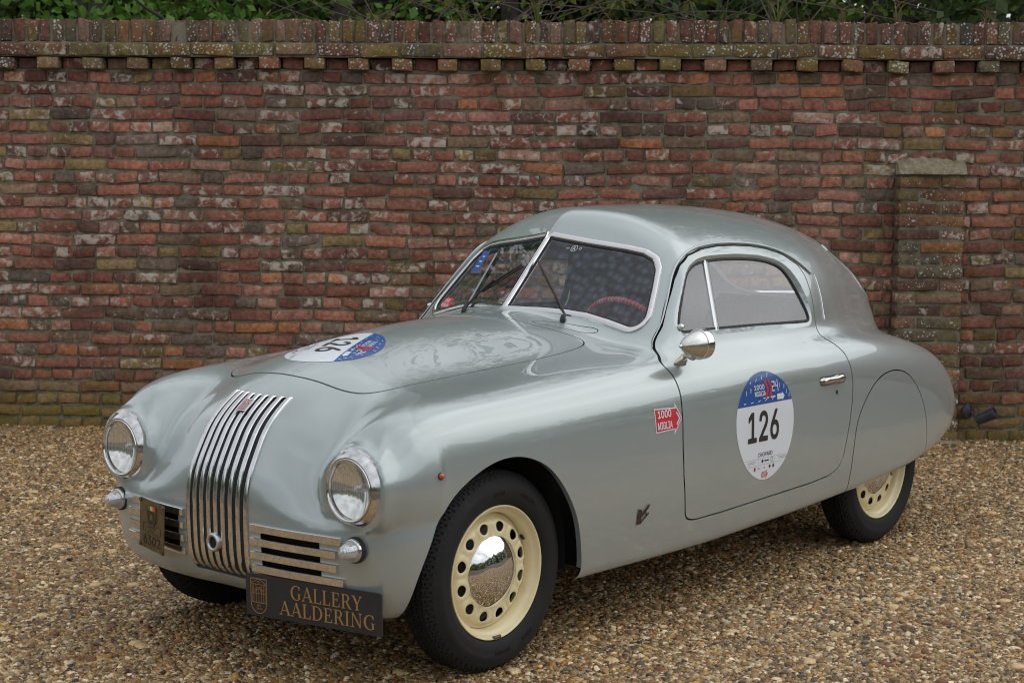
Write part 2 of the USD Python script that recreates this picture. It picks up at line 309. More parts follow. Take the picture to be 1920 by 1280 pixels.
TW = np.array([.19, .20, .14, .035, .10, .06, .09, .11, .11, .015, .08]); TW /= TW.sum()
def brick_geo(s0, s1, z0, z1, y0, depth, axis="front", wear=1.0, nx=5, nz=3):
    S, Z = np.linspace(0, 1, nx), np.linspace(0, 1, nz)
    w, h = s1 - s0, z1 - z0
    skew = rng.normal(0, .0012, 4) * wear
    def jit(p, a): return p + rng.normal(0, a, p.shape)
    g = np.stack(np.meshgrid(S, Z, indexing="ij"), -1)
    P = np.empty((nx, nz, 3))
    P[..., 0] = s0 + g[..., 0] * w; P[..., 2] = z0 + g[..., 1] * h + skew[0] * (g[..., 0] - .5) * 4
    edge = (g[..., 0] == 0) | (g[..., 0] == 1) | (g[..., 1] == 0) | (g[..., 1] == 1)
    outer = P.copy(); outer[..., 1] = y0 + .009
    outer[edge] = jit(outer[edge], .0011 * wear)
    ins = .0042 + rng.random() * .0025
    front = P.copy()
    front[..., 0] = s0 + ins + g[..., 0] * (w - 2 * ins); front[..., 2] = z0 + ins * .8 + g[..., 1] * (h - 1.6 * ins) + skew[0] * (g[..., 0] - .5) * 4
    front[..., 1] = y0 + rng.normal(0, .0014 * wear, (nx, nz)) + (rng.normal(0, .002) * (g[..., 0] - .5) + rng.normal(0, .002) * (g[..., 1] - .5)) * wear
    front[edge, 1] += np.abs(rng.normal(0, .0022 * wear, edge.sum()))
    front[edge, 0] += rng.normal(0, .0012 * wear, edge.sum()); front[edge, 2] += rng.normal(0, .0012 * wear, edge.sum())
    ring = [(i, 0) for i in range(nx)] + [(nx - 1, j) for j in range(1, nz)] + [(i, nz - 1) for i in range(nx - 2, -1, -1)] + [(0, j) for j in range(nz - 2, 0, -1)]
    for c in (0, nx - 1, nx + nz - 2, 2 * nx + nz - 3):          # chipped corners
        if rng.random() < .22 * wear: front[ring[c]][1] += .004 + .006 * rng.random(); outer[ring[c]][1] += .004
    R1 = np.array([outer[q] for q in ring]); R2 = R1.copy(); R2[:, 1] = y0 + depth
    V = np.vstack([front.reshape(-1, 3), R1, R2]); n = len(ring); o1 = nx * nz; o2 = o1 + n
    F = []
    for i in range(nx - 1):
        for j in range(nz - 1):
            a = i * nz + j; F += [[a, a + nz, a + nz + 1], [a, a + nz + 1, a + 1]]
    rid = [i * nz + j for i, j in ring]
    for k in range(n):
        l = (k + 1) % n
        F += [[rid[k], o1 + k, o1 + l], [rid[k], o1 + l, rid[l]], [o1 + k, o2 + k, o2 + l], [o1 + k, o2 + l, o1 + l]]
    return V, np.array(F)
# the part of the wall that the car hides: those bricks need no prim of their own
HID = shapely.Polygon([(-2.33, -.1), (-2.33, .36), (-2.0, .55), (-1.27, .70), (-.48, .92), (-.09, 1.40), (.43, 1.56), (1.15, 1.55), (1.67, 1.40), (1.96, 1.06), (2.09, .82), (2.42, .66), (2.56, .36), (2.48, -.1)])
bricks = []            # (importance, name, geo, tone, mark)
def sag(q, z): return (.010 * (meshkit.fbm(np.array([[q * .9 + 3, z * .6, 0.0]]), 3, 11)[0] - .5) + .0045 * (meshkit.fbm(np.array([[q * 3.1, z * 5.0, 4.0]]), 2, 12)[0] - .5)) * 2
def mk(s0, s1, z0, z1, y0, depth, name, lime=None, lich=0.0, moss=0.0, wear=1.0, tone=None):
    sc, zc = (s0 + s1) / 2, (z0 + z1) / 2
    if tone is None: tone = TONES[rng.choice(len(TONES), p=TW)] * rng.uniform(.68, 1.28)
    if lime is None: lime = (-.02 if rng.random() < .34 else rng.uniform(.08, .29))
    geo = brick_geo(s0, s1, z0, z1, y0, depth, wear=wear, nx=5 if abs(sc) < 3.3 else 2, nz=3 if abs(sc) < 3.3 else 2); geo[0][:, 2] += np.interp(geo[0][:, 0], [s0, s1], [sag(s0, z0), sag(s1, z0)])
    seen = abs(sc) < 3.02 and not HID.contains(shapely.Point(sc, zc))
    bricks.append(((s1 - s0) * (z1 - z0) if seen else 0, name, geo, tone, (lime, lich, moss)))
S0, S1, PITCHZ, JO = -6.5, 10.0, .0713, .0150
PIL = (2.150, 2.520)
nz_course = 29
for c in range(nz_course):
    z0 = -.005 + c * PITCHZ; s = S0 + rng.uniform(0, .2); head = c % 2 == 0
    while s < S1:
        ln = rng.normal(.1120, .005) if (head != (rng.random() < .06)) else rng.normal(.2310, .006)
        dz = rng.normal(0, .0012); hh = PITCHZ - JO + rng.normal(0, .0024)
        jt = max(.007, rng.normal(.0105, .0022))
        a0, a1 = s, s + ln; s = a1 + jt
        y0 = rng.normal(0, .0022)
        low = max(0, 1 - (z0 + .02) / .42); right = np.clip((a0 - .6) / 2.2, 0, 1)
        moss = max(low * .62 * (1.0 if a0 < -1.2 else .8), right * .20 * (rng.random() < .55), .13 * (rng.random() < .18)) + (rng.uniform(-.05, .1) if low > 0 or right > .3 else 0)
        lich = -.42 if rng.random() < .04 else -.8
        lime = None if z0 > .30 else -.1
        if right > .2 and lime is None and rng.random() < .55: lime = -.05
        mid = .5 + (z0 - 1.0) * .1
        tone = TONES[rng.choice(len(TONES), p=TW)] * rng.uniform(.68, 1.28)
        if z0 > 1.75: tone = tone * [.95, .92, .95]
        for b0, b1 in ([(a0, min(a1, PIL[0] - .004)), (max(a0, PIL[1] + .004), a1)] if z0 < 1.5 else [(a0, a1)]):
            if b1 - b0 < .02: continue
            mk(b0, b1, z0 + dz, z0 + dz + hh, y0, .07, "brick", lime, lich, moss, 1.5, tone)
zt = nz_course * PITCHZ - .005
# corbel course: every second header stands out
s = S0 + .03; k = 0
while s < S1:
    ln = rng.normal(.114, .004); out = k % 2 == 0
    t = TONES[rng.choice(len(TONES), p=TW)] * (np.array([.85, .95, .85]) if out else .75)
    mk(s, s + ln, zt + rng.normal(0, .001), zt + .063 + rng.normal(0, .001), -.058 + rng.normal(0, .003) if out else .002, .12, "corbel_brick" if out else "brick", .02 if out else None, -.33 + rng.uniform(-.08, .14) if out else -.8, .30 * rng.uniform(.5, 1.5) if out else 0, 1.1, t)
    s += ln + rng.normal(.011, .001); k += 1
s = S0
while s < S1:
    ln = rng.normal(.222, .006)
    mk(s, s + ln, zt + .0735 + rng.normal(0, .0015), zt + .141, -.064 + rng.normal(0, .003), .13, "string_course_brick", rng.uniform(.08, .24) if rng.random() < .4 else rng.uniform(-.05, .1), -.36 + rng.uniform(-.06, .16), .26 * rng.uniform(.3, 1.6), 1.3, TONES[rng.choice(len(TONES), p=TW)] * [.66, .74, .68])
    s += ln + rng.normal(.012, .002)
s = S0
while s < S1:
    ln = rng.normal(.0600, .0035); tz = rng.normal(0, .003)
    mk(s, s + ln, zt + .152, zt + .273 + tz, -.052 + rng.normal(0, .0045), .26, "coping_brick", rng.uniform(.08, .22) if rng.random() < .3 else rng.uniform(-.08, .05), -.37 + rng.uniform(-.08, .15), .20 * rng.uniform(.2, 1.7), 1.5, TONES[rng.choice(len(TONES), p=TW)] * [.62, .68, .66])
    s += ln + max(.004, rng.normal(.0145, .003))
# mortar behind
put(wall, "mortar", cat([box((S0, .0125, -.3), (S1, .25, zt)), box((S0, -.048, zt + .067), (S1, .26, zt + .148)), box((S0, -.038, zt + .1485), (S1, .235, zt + .262))]), mortar_m)
def brick_attrs(geo, tone, mark): n = len(geo[0]); return {"tone": np.tile(tone, (n, 1)), "mark": np.tile(mark, (n, 1))}
def emit(parent, items, rest):
    per = {}
    for it in items: per.setdefault(it[1], []).append(it)
    left = []
    for name, its in per.items():
        its.sort(key=lambda q: -q[0])
        for q in its[:300]:
            if q[0] <= 0: left.append(q); continue
            put(parent, name, q[2], brick_m, 55, attrs=None) if False else put_brick(parent, name, q)
        left += its[300:]
    if left:
        V, F = cat([q[2] for q in left])
        put(parent, rest, (V, F), brick_m, True, attrs={"tone": np.vstack([np.tile(q[3], (len(q[2][0]), 1)) for q in left]), "mark": np.vstack([np.tile(q[4], (len(q[2][0]), 1)) for q in left])}, kind="stuff")
def put_brick(parent, name, q): return put(parent, name, q[2], brick_m, True, attrs=brick_attrs(q[2], q[3], q[4]))
emit(wall, bricks, "brick_courses")

# the buttress against the wall
but = thing("buttress", "shallow brick buttress with sloping lichened mortar cap against the wall right of the car", "buttress", (WALL_O[0] + 2.335 * .99881, WALL_O[1] - 2.335 * .04883, 0), WALL_R)
bricks = []
D = -.105; hw = .182
for c in range(21):
    z0 = -.005 + c * PITCHZ + .004
    split = -.075 + rng.normal(0, .01) if c % 2 else .055 + rng.normal(0, .012)
    hh = PITCHZ - JO + rng.normal(0, .0015)
    t1, t2 = (TONES[rng.choice(len(TONES), p=TW)] * [.72, .82, .76] for _ in (0, 1))
    for a0, a1, t in ((-hw + rng.normal(0, .003), split - .005, t1), (split + .005, hw + rng.normal(0, .003), t2)):
        low = c < 3
        geo = brick_geo(a0, a1, z0, z0 + hh, D + rng.normal(0, .003), .1)
        bricks.append((1, "brick", geo, t, (rng.uniform(.08, .22) if rng.random() < .3 else rng.uniform(-.1, .06), -.38 + rng.uniform(-.12, .14) + .12 * (c < 2), .17 * rng.uniform(.2, 1.8))))
emit(but, bricks, "brick_courses")
put(but, "mortar", box((-hw + .008, D + .009, -.2), (hw - .008, .006, 1.500)), mortar_m)
cap_m = mat("lichened_mortar_cap", {"tc": ("texture_coordinate", {}), "n": ("noise_texture", {"scale": 26.0, "detail": 6.0, "roughness": .7}), "r": ("rgb_ramp", {"ramp": [(0, (.16, .13, .075)), (.42, (.26, .22, .14)), (.58, (.36, .32, .23)), (.68, (.43, .42, .38)), (1, (.5, .5, .46))]}),
    "nb": ("noise_texture", {"scale": 70.0, "detail": 6.0, "roughness": .7}), "b": ("bump", {"strength": 1.0, "distance": .012}), "p": ("principled_bsdf", {"roughness": .95})},
    [("tc.object", "n.vector"), ("tc.object", "nb.vector"), ("n.fac", "r.fac"), ("r.color", "p.base_color"), ("nb.fac", "b.height"), ("b.normal", "p.normal")])
cx_, cz_ = np.meshgrid(np.linspace(-hw - .006, hw + .008, 44), np.linspace(0, 1, 12), indexing="ij")
topl = 1.588 + .015 * (meshkit.fbm(np.stack([cx_ * 22, 0 * cx_, 0 * cx_], -1), 3, 9) - .5) * 3
Pz = 1.497 + cz_ * (topl - 1.497); Py = D - .010 + cz_ ** 1.7 * (.115) + .028 * (meshkit.fbm(np.stack([cx_ * 30, cz_ * 4, 0 * cx_], -1), 4, 3) - .5)
nn = 12; i, j = np.meshgrid(np.arange(43), np.arange(11), indexing="ij"); a = (i * nn + j).ravel()
Vc = np.stack([cx_, Py, Pz], -1).reshape(-1, 3); Vb = Vc.copy(); Vb[:, 1] = .004; Vb[:, 2] = 1.497
F = np.stack([a, a + nn, a + nn + 1, a + 1], 1); F = np.vstack([F[:, [0, 1, 2]], F[:, [0, 2, 3]]])
ends = []
for e in (0, 43):
    q = e * nn + np.arange(nn); N0 = len(Vc)
    for k in range(nn - 1):
        f = [[q[k], q[k + 1], N0 + q[k]], [q[k + 1], N0 + q[k + 1], N0 + q[k]]]; ends += f if e == 0 else [t[::-1] for t in f]
bot_ = [[len(Vc) + (k + 1) * nn, k * nn + nn, k * nn] for k in range(43)] + [[len(Vc) + k * nn, len(Vc) + (k + 1) * nn, k * nn] for k in range(43)]
put(but, "mortar_cap", (np.vstack([Vc, Vb]), np.vstack([F, ends, bot_])), cap_m, True)
put(but, "plinth", box((-hw - .02, D - .025, -.2), (hw + .03, .0, .012), .008), cap_m)

# the garden spotlight on the wall beside the buttress
def wall_pt(s, y, z): return (WALL_O[0] + s * .99881 + y * .04883, WALL_O[1] - s * .04883 + y * .99881, z)
lampo = thing("wall_spotlight", "small dark grey spotlight on a round base low on the wall right of the buttress", "spotlight", wall_pt(2.572, -.004, .165), WALL_R)
grey_lamp = worn("anthracite_lamp_paint", (.022, .026, .036), (.03, .034, .044), .45, 0, 60.0)
def turned(prof, o, d, n=28):
    V, F = lathe(prof, n, "z"); d = np.array(d, float); d /= np.linalg.norm(d)
    a = np.cross([0, 1, 0], d); a /= np.linalg.norm(a); b2 = np.cross(d, a)
    return V[:, :1] * a + V[:, 1:2] * b2 + V[:, 2:] * d + np.array(o, float), F
put(lampo, "base_plate", turned([(0, -.02), (.042, -.02), (.046, -.012), (.044, .0), (.02, .012), (0, .014)], (.010, -.075, .012), (.75, -.66, 0)), grey_lamp, 40)
put(lampo, "wall_bracket", tube([(-.005, .004, .012), (-.003, -.04, .012), (.008, -.072, .012)], .014, 8), grey_lamp, True)
put(lampo, "arm", tube([(.022, -.085, .005), (.040, -.10, -.01), (.055, -.108, -.022)], .009, 8), grey_lamp, True)
put(lampo, "cable", tube(curve([(.020, -.08, .035), (.05, -.09, .04), (.062, -.10, .01), (.055, -.105, -.012)], 14), .0035, 6), black_plastic, True)
put(lampo, "lamp_head", turned([(0, -.055), (.018, -.055), (.026, -.05), (.030, -.03), (.031, .035), (.033, .036), (.034, .062), (.030, .064), (.026, .05), (0, .05)], (.092, -.125, -.012), (.72, -.40, .42)), grey_lamp, 40)
# ------------------------------------------------------------------ trees and weeds
def leaf_mat(name, c1, c2):
    return mat(name, {"g": ("attribute", {"attribute": "tone"}), "gs": ("separate_color", {}), "r": ("rgb_ramp", {"ramp": [(0, c1), (1, c2)]}), "d": ("principled_bsdf", {"roughness": .55, "specular_ior_level": .35}), "t": ("translucent_bsdf", {}), "m": ("mix_closure", {"fac": .28})},
        [("g.color", "gs.color"), ("gs.r", "r.fac"), ("r.color", "d.base_color"), ("r.color", "t.color"), ("d.BSDF", "m.closure1"), ("t.BSDF", "m.closure2")], surface="m.closure")
leaf_bright = leaf_mat("bright_spring_leaves", (.075, .17, .022), (.14, .25, .045))
leaf_mid = leaf_mat("mid_green_leaves", (.075, .13, .02), (.13, .18, .035))
leaf_dark = leaf_mat("dark_evergreen_leaves", (.028, .055, .016), (.065, .10, .026))
leaf_olive = leaf_mat("olive_leaves", (.12, .14, .026), (.20, .20, .045))
bark = worn("grey_brown_bark", (.045, .036, .028), (.085, .070, .055), .9, 0, 12.0, .006, 40.0)
twig_m = worn("grey_twigs", (.10, .078, .060), (.15, .12, .095), .9, 0, 40.0)
stem_red = worn("reddish_weed_stems", (.13, .06, .045), (.16, .10, .05), .8, 0, 40.0)
grass_m = leaf_mat("weed_grass", (.07, .12, .02), (.14, .17, .05))
def leaves(centres, size, r, squash=.75):
    """bent leaves: two triangles pairs folded along the midrib"""
    c = np.asarray(centres); n = len(c)
    d = r.normal(size=(n, 3)); d[:, 2] = d[:, 2] * squash - .25; d /= np.linalg.norm(d, axis=1, keepdims=True)
    u = r.normal(size=(n, 3)); u -= d * (u * d).sum(1, keepdims=True); u /= np.linalg.norm(u, axis=1, keepdims=True); w = np.cross(d, u)
    s = size * np.exp(r.normal(0, .25, (n, 1)))
    P = [c, c + s * (.45 * d + .30 * u + .05 * w), c + s * d, c + s * (.45 * d - .30 * u + .05 * w)]
    V = np.stack(P, 1).reshape(-1, 3); b = 4 * np.arange(n)[:, None]
    return V, np.hstack([b + [[0, 1, 2]], b + [[0, 2, 3]]]).reshape(-1, 3)
def foliage(parent, name, vf, m, **cd):
    n = len(vf[0]) // 4; t = np.repeat(np.random.default_rng(n).random(n), 4)
    return put(parent, name, vf, m, attrs={'tone': np.c_[t, t, t]}, **cd)
def limb(p, q, r0, r1, r, n=7, wob=.06):
    t = np.linspace(0, 1, n)[:, None]; L = np.linalg.norm(np.subtract(q, p))
    pts = np.array(p) * (1 - t) + np.array(q) * t; pts[1:-1] += r.normal(0, wob * L / 3, (n - 2, 3))
    return curve(pts, n * 2), np.linspace(r0, r1, n * 2)
def tree(name, label, base, h, rad, low, lm, seed, n_leaf, size, trunk=.11, group="trees and bushes behind the wall", cat_="tree", clumps=60, lean=0.0, base_off=99.0):
    r = np.random.default_rng(seed); t = thing(name, label, cat_, base, 0, group)
    top = np.array([lean, r.normal(0, .2), h * .8])
    tp, tr = limb((0, 0, -.05), top, trunk, trunk * .3, r, 8, .05)
    parts = [tube(tp, tr, 9)]; tips = []
    for k in range(16):
        f = r.uniform(.18, .95); p = tp[int(f * (len(tp) - 1))]
        a = r.uniform(0, 6.28); ln = rad * r.uniform(.55, 1.0)
        q = p + np.array([math.cos(a) * ln, math.sin(a) * ln, ln * r.uniform(.1, .8)])
        lp, lr = limb(p, q, trunk * .38, trunk * .08, r, 6, .12); parts.append(tube(lp, lr, 6))
        tips += [lp[i] for i in range(4, len(lp))]
        for m in range(3):
            p2 = lp[r.integers(4, len(lp))]; q2 = p2 + r.normal(0, .33, 3) * [1, 1, .6]
            l2, r2 = limb(p2, q2, trunk * .12, trunk * .03, r, 5, .15); parts.append(tube(l2, r2, 5)); tips += list(l2[2:])
    put(t, "trunk", cat(parts), bark, True)
    tips = np.array(tips)
    cl = np.vstack([tips[r.integers(len(tips), size=clumps)], np.c_[r.normal(0, rad * .55, clumps), r.normal(0, rad * .55, clumps), r.uniform(low, h, clumps)]])
    cen = cl[r.integers(len(cl), size=n_leaf)] + r.normal(0, 1, (n_leaf, 3)) * rad * r.uniform(.06, .2, (n_leaf, 1))
    cen = cen[cen[:, 2] > low]
    cen = cen[cen[:, 1] > -(base_off - .45)]
    foliage(t, "crown", leaves(cen, size, r), lm)
    return t
T = [  # name, label, x, depth behind the wall, height, radius, low, leaves, seed, count, size
 ("hawthorn_tree", "bright green leafy tree at the far left above the wall", -2.75, 1.3, 4.2, 1.15, 1.7, leaf_bright, 1, 6500, .068),
 ("hawthorn_tree", "bright green leafy tree left of centre above the wall", -1.15, 1.5, 4.4, 1.05, 1.8, leaf_bright, 2, 4600, .068),
 ("bare_tree", "thin dark tree with sparse olive leaves above the windscreen", -.15, 2.4, 5.5, 1.5, 1.6, leaf_olive, 3, 4600, .055),
 ("bare_tree", "thin dark tree with sparse olive leaves above the car roof", .95, 2.8, 5.5, 1.6, 1.6, leaf_olive, 4, 5600, .055),
 ("laurel_bush", "dark evergreen bush with a bright shoot above the side window", 1.25, 1.5, 3.4, .75, 1.6, leaf_dark, 5, 5200, .08),
 ("hawthorn_tree", "mid green tree behind the wall above the tail of the car", 2.35, 2.2, 4.6, 1.2, 1.7, leaf_mid, 6, 5600, .062),
 ("laurel_bush", "dark evergreen bush at the right end above the buttress", 3.25, 1.6, 3.8, 1.0, 1.6, leaf_dark, 7, 5200, .08),
 ("hawthorn_tree", "mid green tree second from the left above the wall", -2.0, 2.4, 5.0, 1.2, 1.7, leaf_mid, 8, 5600, .062)]
for nm, lb, x, d, h, rd, lo, lm, sd, n, sz in T:
    tree(nm, lb, wall_pt(x, d, 0), h, rd, lo, lm, sd, n, sz, cat_="bush" if "bush" in nm else "tree", trunk=.05 if "bush" in nm else .12, base_off=d)
for k, (x, d, h, rd, lm) in enumerate([(-4.6, 4.5, 7, 1.9, leaf_dark), (-3.0, 5.0, 8, 2.2, leaf_mid), (-.9, 4.6, 7.5, 2.1, leaf_dark), (.6, 5.2, 8, 2.3, leaf_dark), (2.4, 4.6, 7, 2.1, leaf_dark), (4.4, 4.8, 8, 2.2, leaf_dark)]):
    tree("wood_tree", ["dark tree behind the left end of the wall", "green tree behind the bright left foliage", "dark tree behind the thin tree over the windscreen", "dark tree behind the thin tree over the roof", "dark tree behind the tail of the car", "dark tree behind the right end of the wall"][k], wall_pt(x, d, 0), h, rd, .4, lm, 20 + k, 6500, .16, trunk=.2, clumps=90)
r = np.random.default_rng(5)
n = 26000
hx = r.uniform(-9, 9, n); hy = r.normal(8.5, .8, n); hz = r.uniform(0, 1, n) ** .8 * (5.5 + 1.5 * meshkit.fbm(np.stack([hx * .6, 0 * hx, 0 * hx], -1), 3, 2))
V, F = leaves(np.array([wall_pt(a, b_, c) for a, b_, c in zip(hx, hy, hz)]), .22, r)
foliage(None, "wood_thicket", (V, F), leaf_dark, label="dark mass of undergrowth closing the view behind the trees", category="thicket", kind="stuff")
# tall trees on the far side of the yard, behind the photographer: only seen mirrored in the paint
n = 22000; az = r.uniform(math.radians(62), math.radians(298), n); dist = r.uniform(24, 32, n)
hgt = 3.2 + 4.2 * meshkit.fbm(np.stack([np.cos(az) * 9, np.sin(az) * 9, 0 * az], -1), 4, 8)
c = np.stack([dist * np.sin(az), dist * np.cos(az) + 2, r.uniform(0, 1, n) * hgt], 1)
V, F = leaves(c, .75, r); foliage(None, "wood_edge", (V, F), leaf_mid, label="belt of trees along the far side of the yard", category="wood", kind="stuff")

# brambles and bare twigs hanging over the coping
bram = thing("bramble", "tangle of bare grey bramble stems behind the coping above the windscreen", "bramble", wall_pt(.15, .45, 1.4))
ms = []
for k in range(46):
    x0 = r.uniform(-1.2, 1.7); p = [(x0, r.uniform(0, .4), .3), (x0 + r.normal(0, .18), r.uniform(-.05, .4), .75 + r.uniform(0, .15)), (x0 + r.normal(0, .4), r.uniform(-.1, .4), 1.0 + r.uniform(0, .35)), (x0 + r.normal(0, .7), r.uniform(-.15, .4), .85 + r.uniform(0, .6))]
    ms.append(tube(curve(p, 18), np.linspace(.006, .0025, 18), 5))
put(bram, "stems", cat(ms), twig_m, True)
V, F = leaves(np.array([m[0][r.integers(len(m[0]))] for m in ms for _ in range(9)]), .05, r); foliage(bram, "leaves", (V, F), leaf_olive)
# weeds rooted in the coping
def weed(name, label, s, y, z, h, n, spread, lm, width=.006, group=None, stems=0):
    t = thing(name, label, "weed" if name == "weed" else "grass", wall_pt(s, y, z), 0, group); r2 = np.random.default_rng(int(abs(s * 1000)) + 3); ms = []
    for k in range(n):
        a = r2.uniform(0, 6.28); L = h * r2.uniform(.5, 1.1); q = np.array([math.cos(a), math.sin(a), 0]) * spread * r2.uniform(.3, 1)
        p = curve([(q[0] * .1, q[1] * .1, -.01), (q[0] * .45, q[1] * .45, L * .65), (q[0] * 1.1, q[1] * 1.1, L)], 7); side = np.array([-q[1], q[0], 0]); side /= np.linalg.norm(side) + 1e-9
        w = width * np.array([.6, 1, 1, .9, .7, .4, .05])[:, None]
        V = np.stack([p - side * w / 2, p + side * w / 2], 1).reshape(-1, 3); F = [f for i in range(6) for f in ([2 * i, 2 * i + 1, 2 * i + 3], [2 * i, 2 * i + 3, 2 * i + 2])]; ms.append((V, np.array(F)))
    bl = cat(ms); put(t, "blades", bl, lm, attrs={"tone": np.repeat(np.random.default_rng(1).random(n), 14)[:, None] * np.ones((1, 3))})
    if stems:
        ms = [tube(curve([(0, 0, -.01), (r2.normal(0, spread * .3), 0, h * .5), (r2.normal(0, spread), r2.normal(0, .02), h * r2.uniform(.7, 1.1))], 8), np.linspace(.003, .0012, 8), 5) for _ in range(stems)]
        put(t, "stems", cat(ms), stem_red, True)
ztop = zt + .262
weed("weed", "spindly weed with long green blades on the coping above the windscreen", .13, -.0, ztop, .19, 9, .13, grass_m, .007, None, 6)
weed("weed", "weed with arching green leaves on the coping above the side window", 1.47, -.0, ztop, .17, 9, .16, grass_m, .008, None, 4)
weed("weed", "small reddish weed on the coping above the bonnet", -.28, -.0, ztop, .14, 4, .05, grass_m, .005, None, 5)
weed("weed", "tall thin weed on the coping above the rear wing", 2.13, -.0, ztop, .18, 7, .09, grass_m, .006, None, 6)
weed("weed", "reddish weed on the coping near the right edge", 2.62, -.0, ztop, .10, 6, .06, grass_m, .006, None, 9)
weed("grass_tuft", "dry straw coloured grass tuft on the coping above the roof", .83, -.02, ztop, .055, 16, .07, leaf_olive, .004)
weed("weed", "thin upright weed on the coping right of the side window", 1.83, -.0, ztop, .12, 6, .05, grass_m, .005, None, 5)
weed("grass_tuft", "fresh green grass tuft at the foot of the wall right of the car", 2.80, -.05, -.03, .07, 9, .06, grass_m, .009)
weed("grass_tuft", "tiny green weed in the gravel behind the rear wheel", 2.10, -1.13, -.01, .035, 8, .03, grass_m, .008)
weed("grass_tuft", "tiny green weed in the gravel at the left near the wall", -2.72, -.35, -.01, .03, 8, .03, leaf_mid, .008)

# ------------------------------------------------------------------ the car: its skin as one smooth field
# car coordinates: x backwards from the front axle, y to the car's left, z up
class Field2:
    """signed distance (negative inside) to a closed polygon, on a grid, cubic interpolation"""
    def __init__(s,poly,lo,hi,h=.01):
        s.lo=np.array(lo,float); s.h=h
        n=np.ceil((np.array(hi)-s.lo)/h).astype(int)+1
        X,Y=np.meshgrid(s.lo[0]+h*np.arange(n[0]),s.lo[1]+h*np.arange(n[1]),indexing='ij')
        pg=shapely.Polygon(poly); q=np.c_[X.ravel(),Y.ravel()]
        seg=np.vstack([np.linspace(a,b,max(2,int(np.linalg.norm(np.subtract(b,a))/.0015)),endpoint=False) for a,b in zip(poly,np.roll(poly,-1,0))])
        d=cKDTree(seg).query(q)[0]
        ins=shapely.contains_xy(pg,q[:,0],q[:,1])
        s.g=spline_filter(gaussian_filter(np.where(ins,-d,d).reshape(X.shape),1.0))
    def __call__(s,x,y):
        return map_coordinates(s.g,[(x-s.lo[0])/s.h,(y-s.lo[1])/s.h],order=3,mode='nearest',prefilter=False)

def smin(a,b,k):
    h=np.maximum(k-np.abs(a-b),0)/k
    return np.minimum(a,b)-h**3*k/6
def smax(a,b,k): return -smin(-a,-b,k)
def P1(xs,ys):
    f=PchipInterpolator(xs,ys); lo,hi=xs[0],xs[-1]
    return lambda x: f(np.clip(x,lo,hi))

# plan outline of the body at its widest (half)
PLAN=[(-.522,0),(-.524,.09),(-.531,.17),(-.528,.32),(-.511,.44),(-.499,.52),(-.484,.58),(-.457,.63),(-.40,.668),(-.32,.690),(-.2,.704),(0,.718),(.4,.733),(1.0,.743),(1.5,.747),(2.0,.747),(2.4,.742),(2.65,.733),(2.85,.714),(3.0,.680),(3.1,.643),(3.2,.592),(3.3,.52),(3.42,.40),(3.5,.25),(3.53,.1),(3.535,0)]
pl=curve(PLAN,600); pl=np.vstack([pl,(pl*[1,-1])[::-1][1:-1]])
fPlan=Field2(pl,(-1.0,-1.0),(4.0,1.0))
# plan of the fenders (half, |y|): outer = body, inner = pod line at the front
podin=curve([(-.62,.425),(-.53,.425),(-.478,.425),(-.44,.42),(-.38,.405),(-.30,.37),(-.22,.29),(-.16,.15),(-.14,0),(-.14,-.1)],140)
o2=curve(PLAN,900); o2=o2[((o2[:,0]<1)&(o2[:,1]>.652))|((o2[:,0]>0)&(o2[:,0]<3.0))|((o2[:,0]>=3.0))]
fp=np.vstack([[[-.62,.655],[-.5,.655]],o2,[[3.535,-.1]],podin[::-1]])
fPod=Field2(fp,(-1.0,-.3),(4.0,1.0))
# crown height of the fenders and shoulders
crown=P1([-.50,-.46,-.42,-.36,-.28,-.18,-.05,.1,.3,.6,.9,1.4,1.8,2.05,2.25,2.45,2.65,2.85,3.0,3.1,3.2,3.3,3.4,3.5,3.56],
         [.735,.762,.790,.820,.843,.858,.868,.877,.890,.909,.924,.938,.934,.922,.905,.880,.848,.801,.748,.703,.645,.58,.51,.44,.40])
crownK=P1([-.5,-.4,-.2,.1,.5,.9,2.0,2.6,3.5],[.21,.22,.25,.28,.31,.33,.33,.34,.34])
# centre profile of nose and hood
NOSE=[(-.47,.20),(-.515,.28),(-.538,.35),(-.544,.43),(-.545,.51),(-.540,.58),(-.525,.638),(-.499,.692),(-.471,.742),(-.438,.782),(-.40,.815),(-.354,.847),(-.29,.885),(-.22,.917),(-.12,.948),(0,.972),(.15,.995),(.39,1.017),(.8,1.028),(1.3,1.03)]
nc=curve(NOSE,500)
fNose=Field2(np.vstack([nc,[[1.3,.1],[-.40,.1]]]),(-1.2,-.2),(1.8,1.8))
# roof profile
roofz=P1([.3,.75,.95,1.1,1.25,1.4,1.55,1.7,1.9,2.1,2.3,2.47,2.66,2.82,3.0,3.14,3.3,3.42,3.5,3.56],
         [1.30,1.345,1.368,1.383,1.393,1.398,1.399,1.396,1.386,1.369,1.340,1.303,1.24,1.158,1.035,.92,.77,.64,.54,.46])
roofw=P1([.3,.8,1.1,1.5,1.9,2.1,2.3,2.5,2.65,2.8,2.95,3.1,3.3,3.5,3.56],[.625,.645,.652,.655,.637,.608,.553,.493,.449,.392,.318,.22,.11,.06,.05])
bot=P1([-.6,-.45,0,.35,1.0,1.5,2.0,2.4,2.65,3.0,3.4,3.6],[.215,.205,.21,.222,.226,.245,.272,.302,.33,.368,.43,.47])
WS0=np.array([.776,0,1.028]);_u=np.array([.265,0,.265]);_v=np.array([.149,.476,-.05]);WSN=np.cross(_u,_v);WSN/=np.linalg.norm(WSN)
if WSN[0]>0: WSN=-WSN

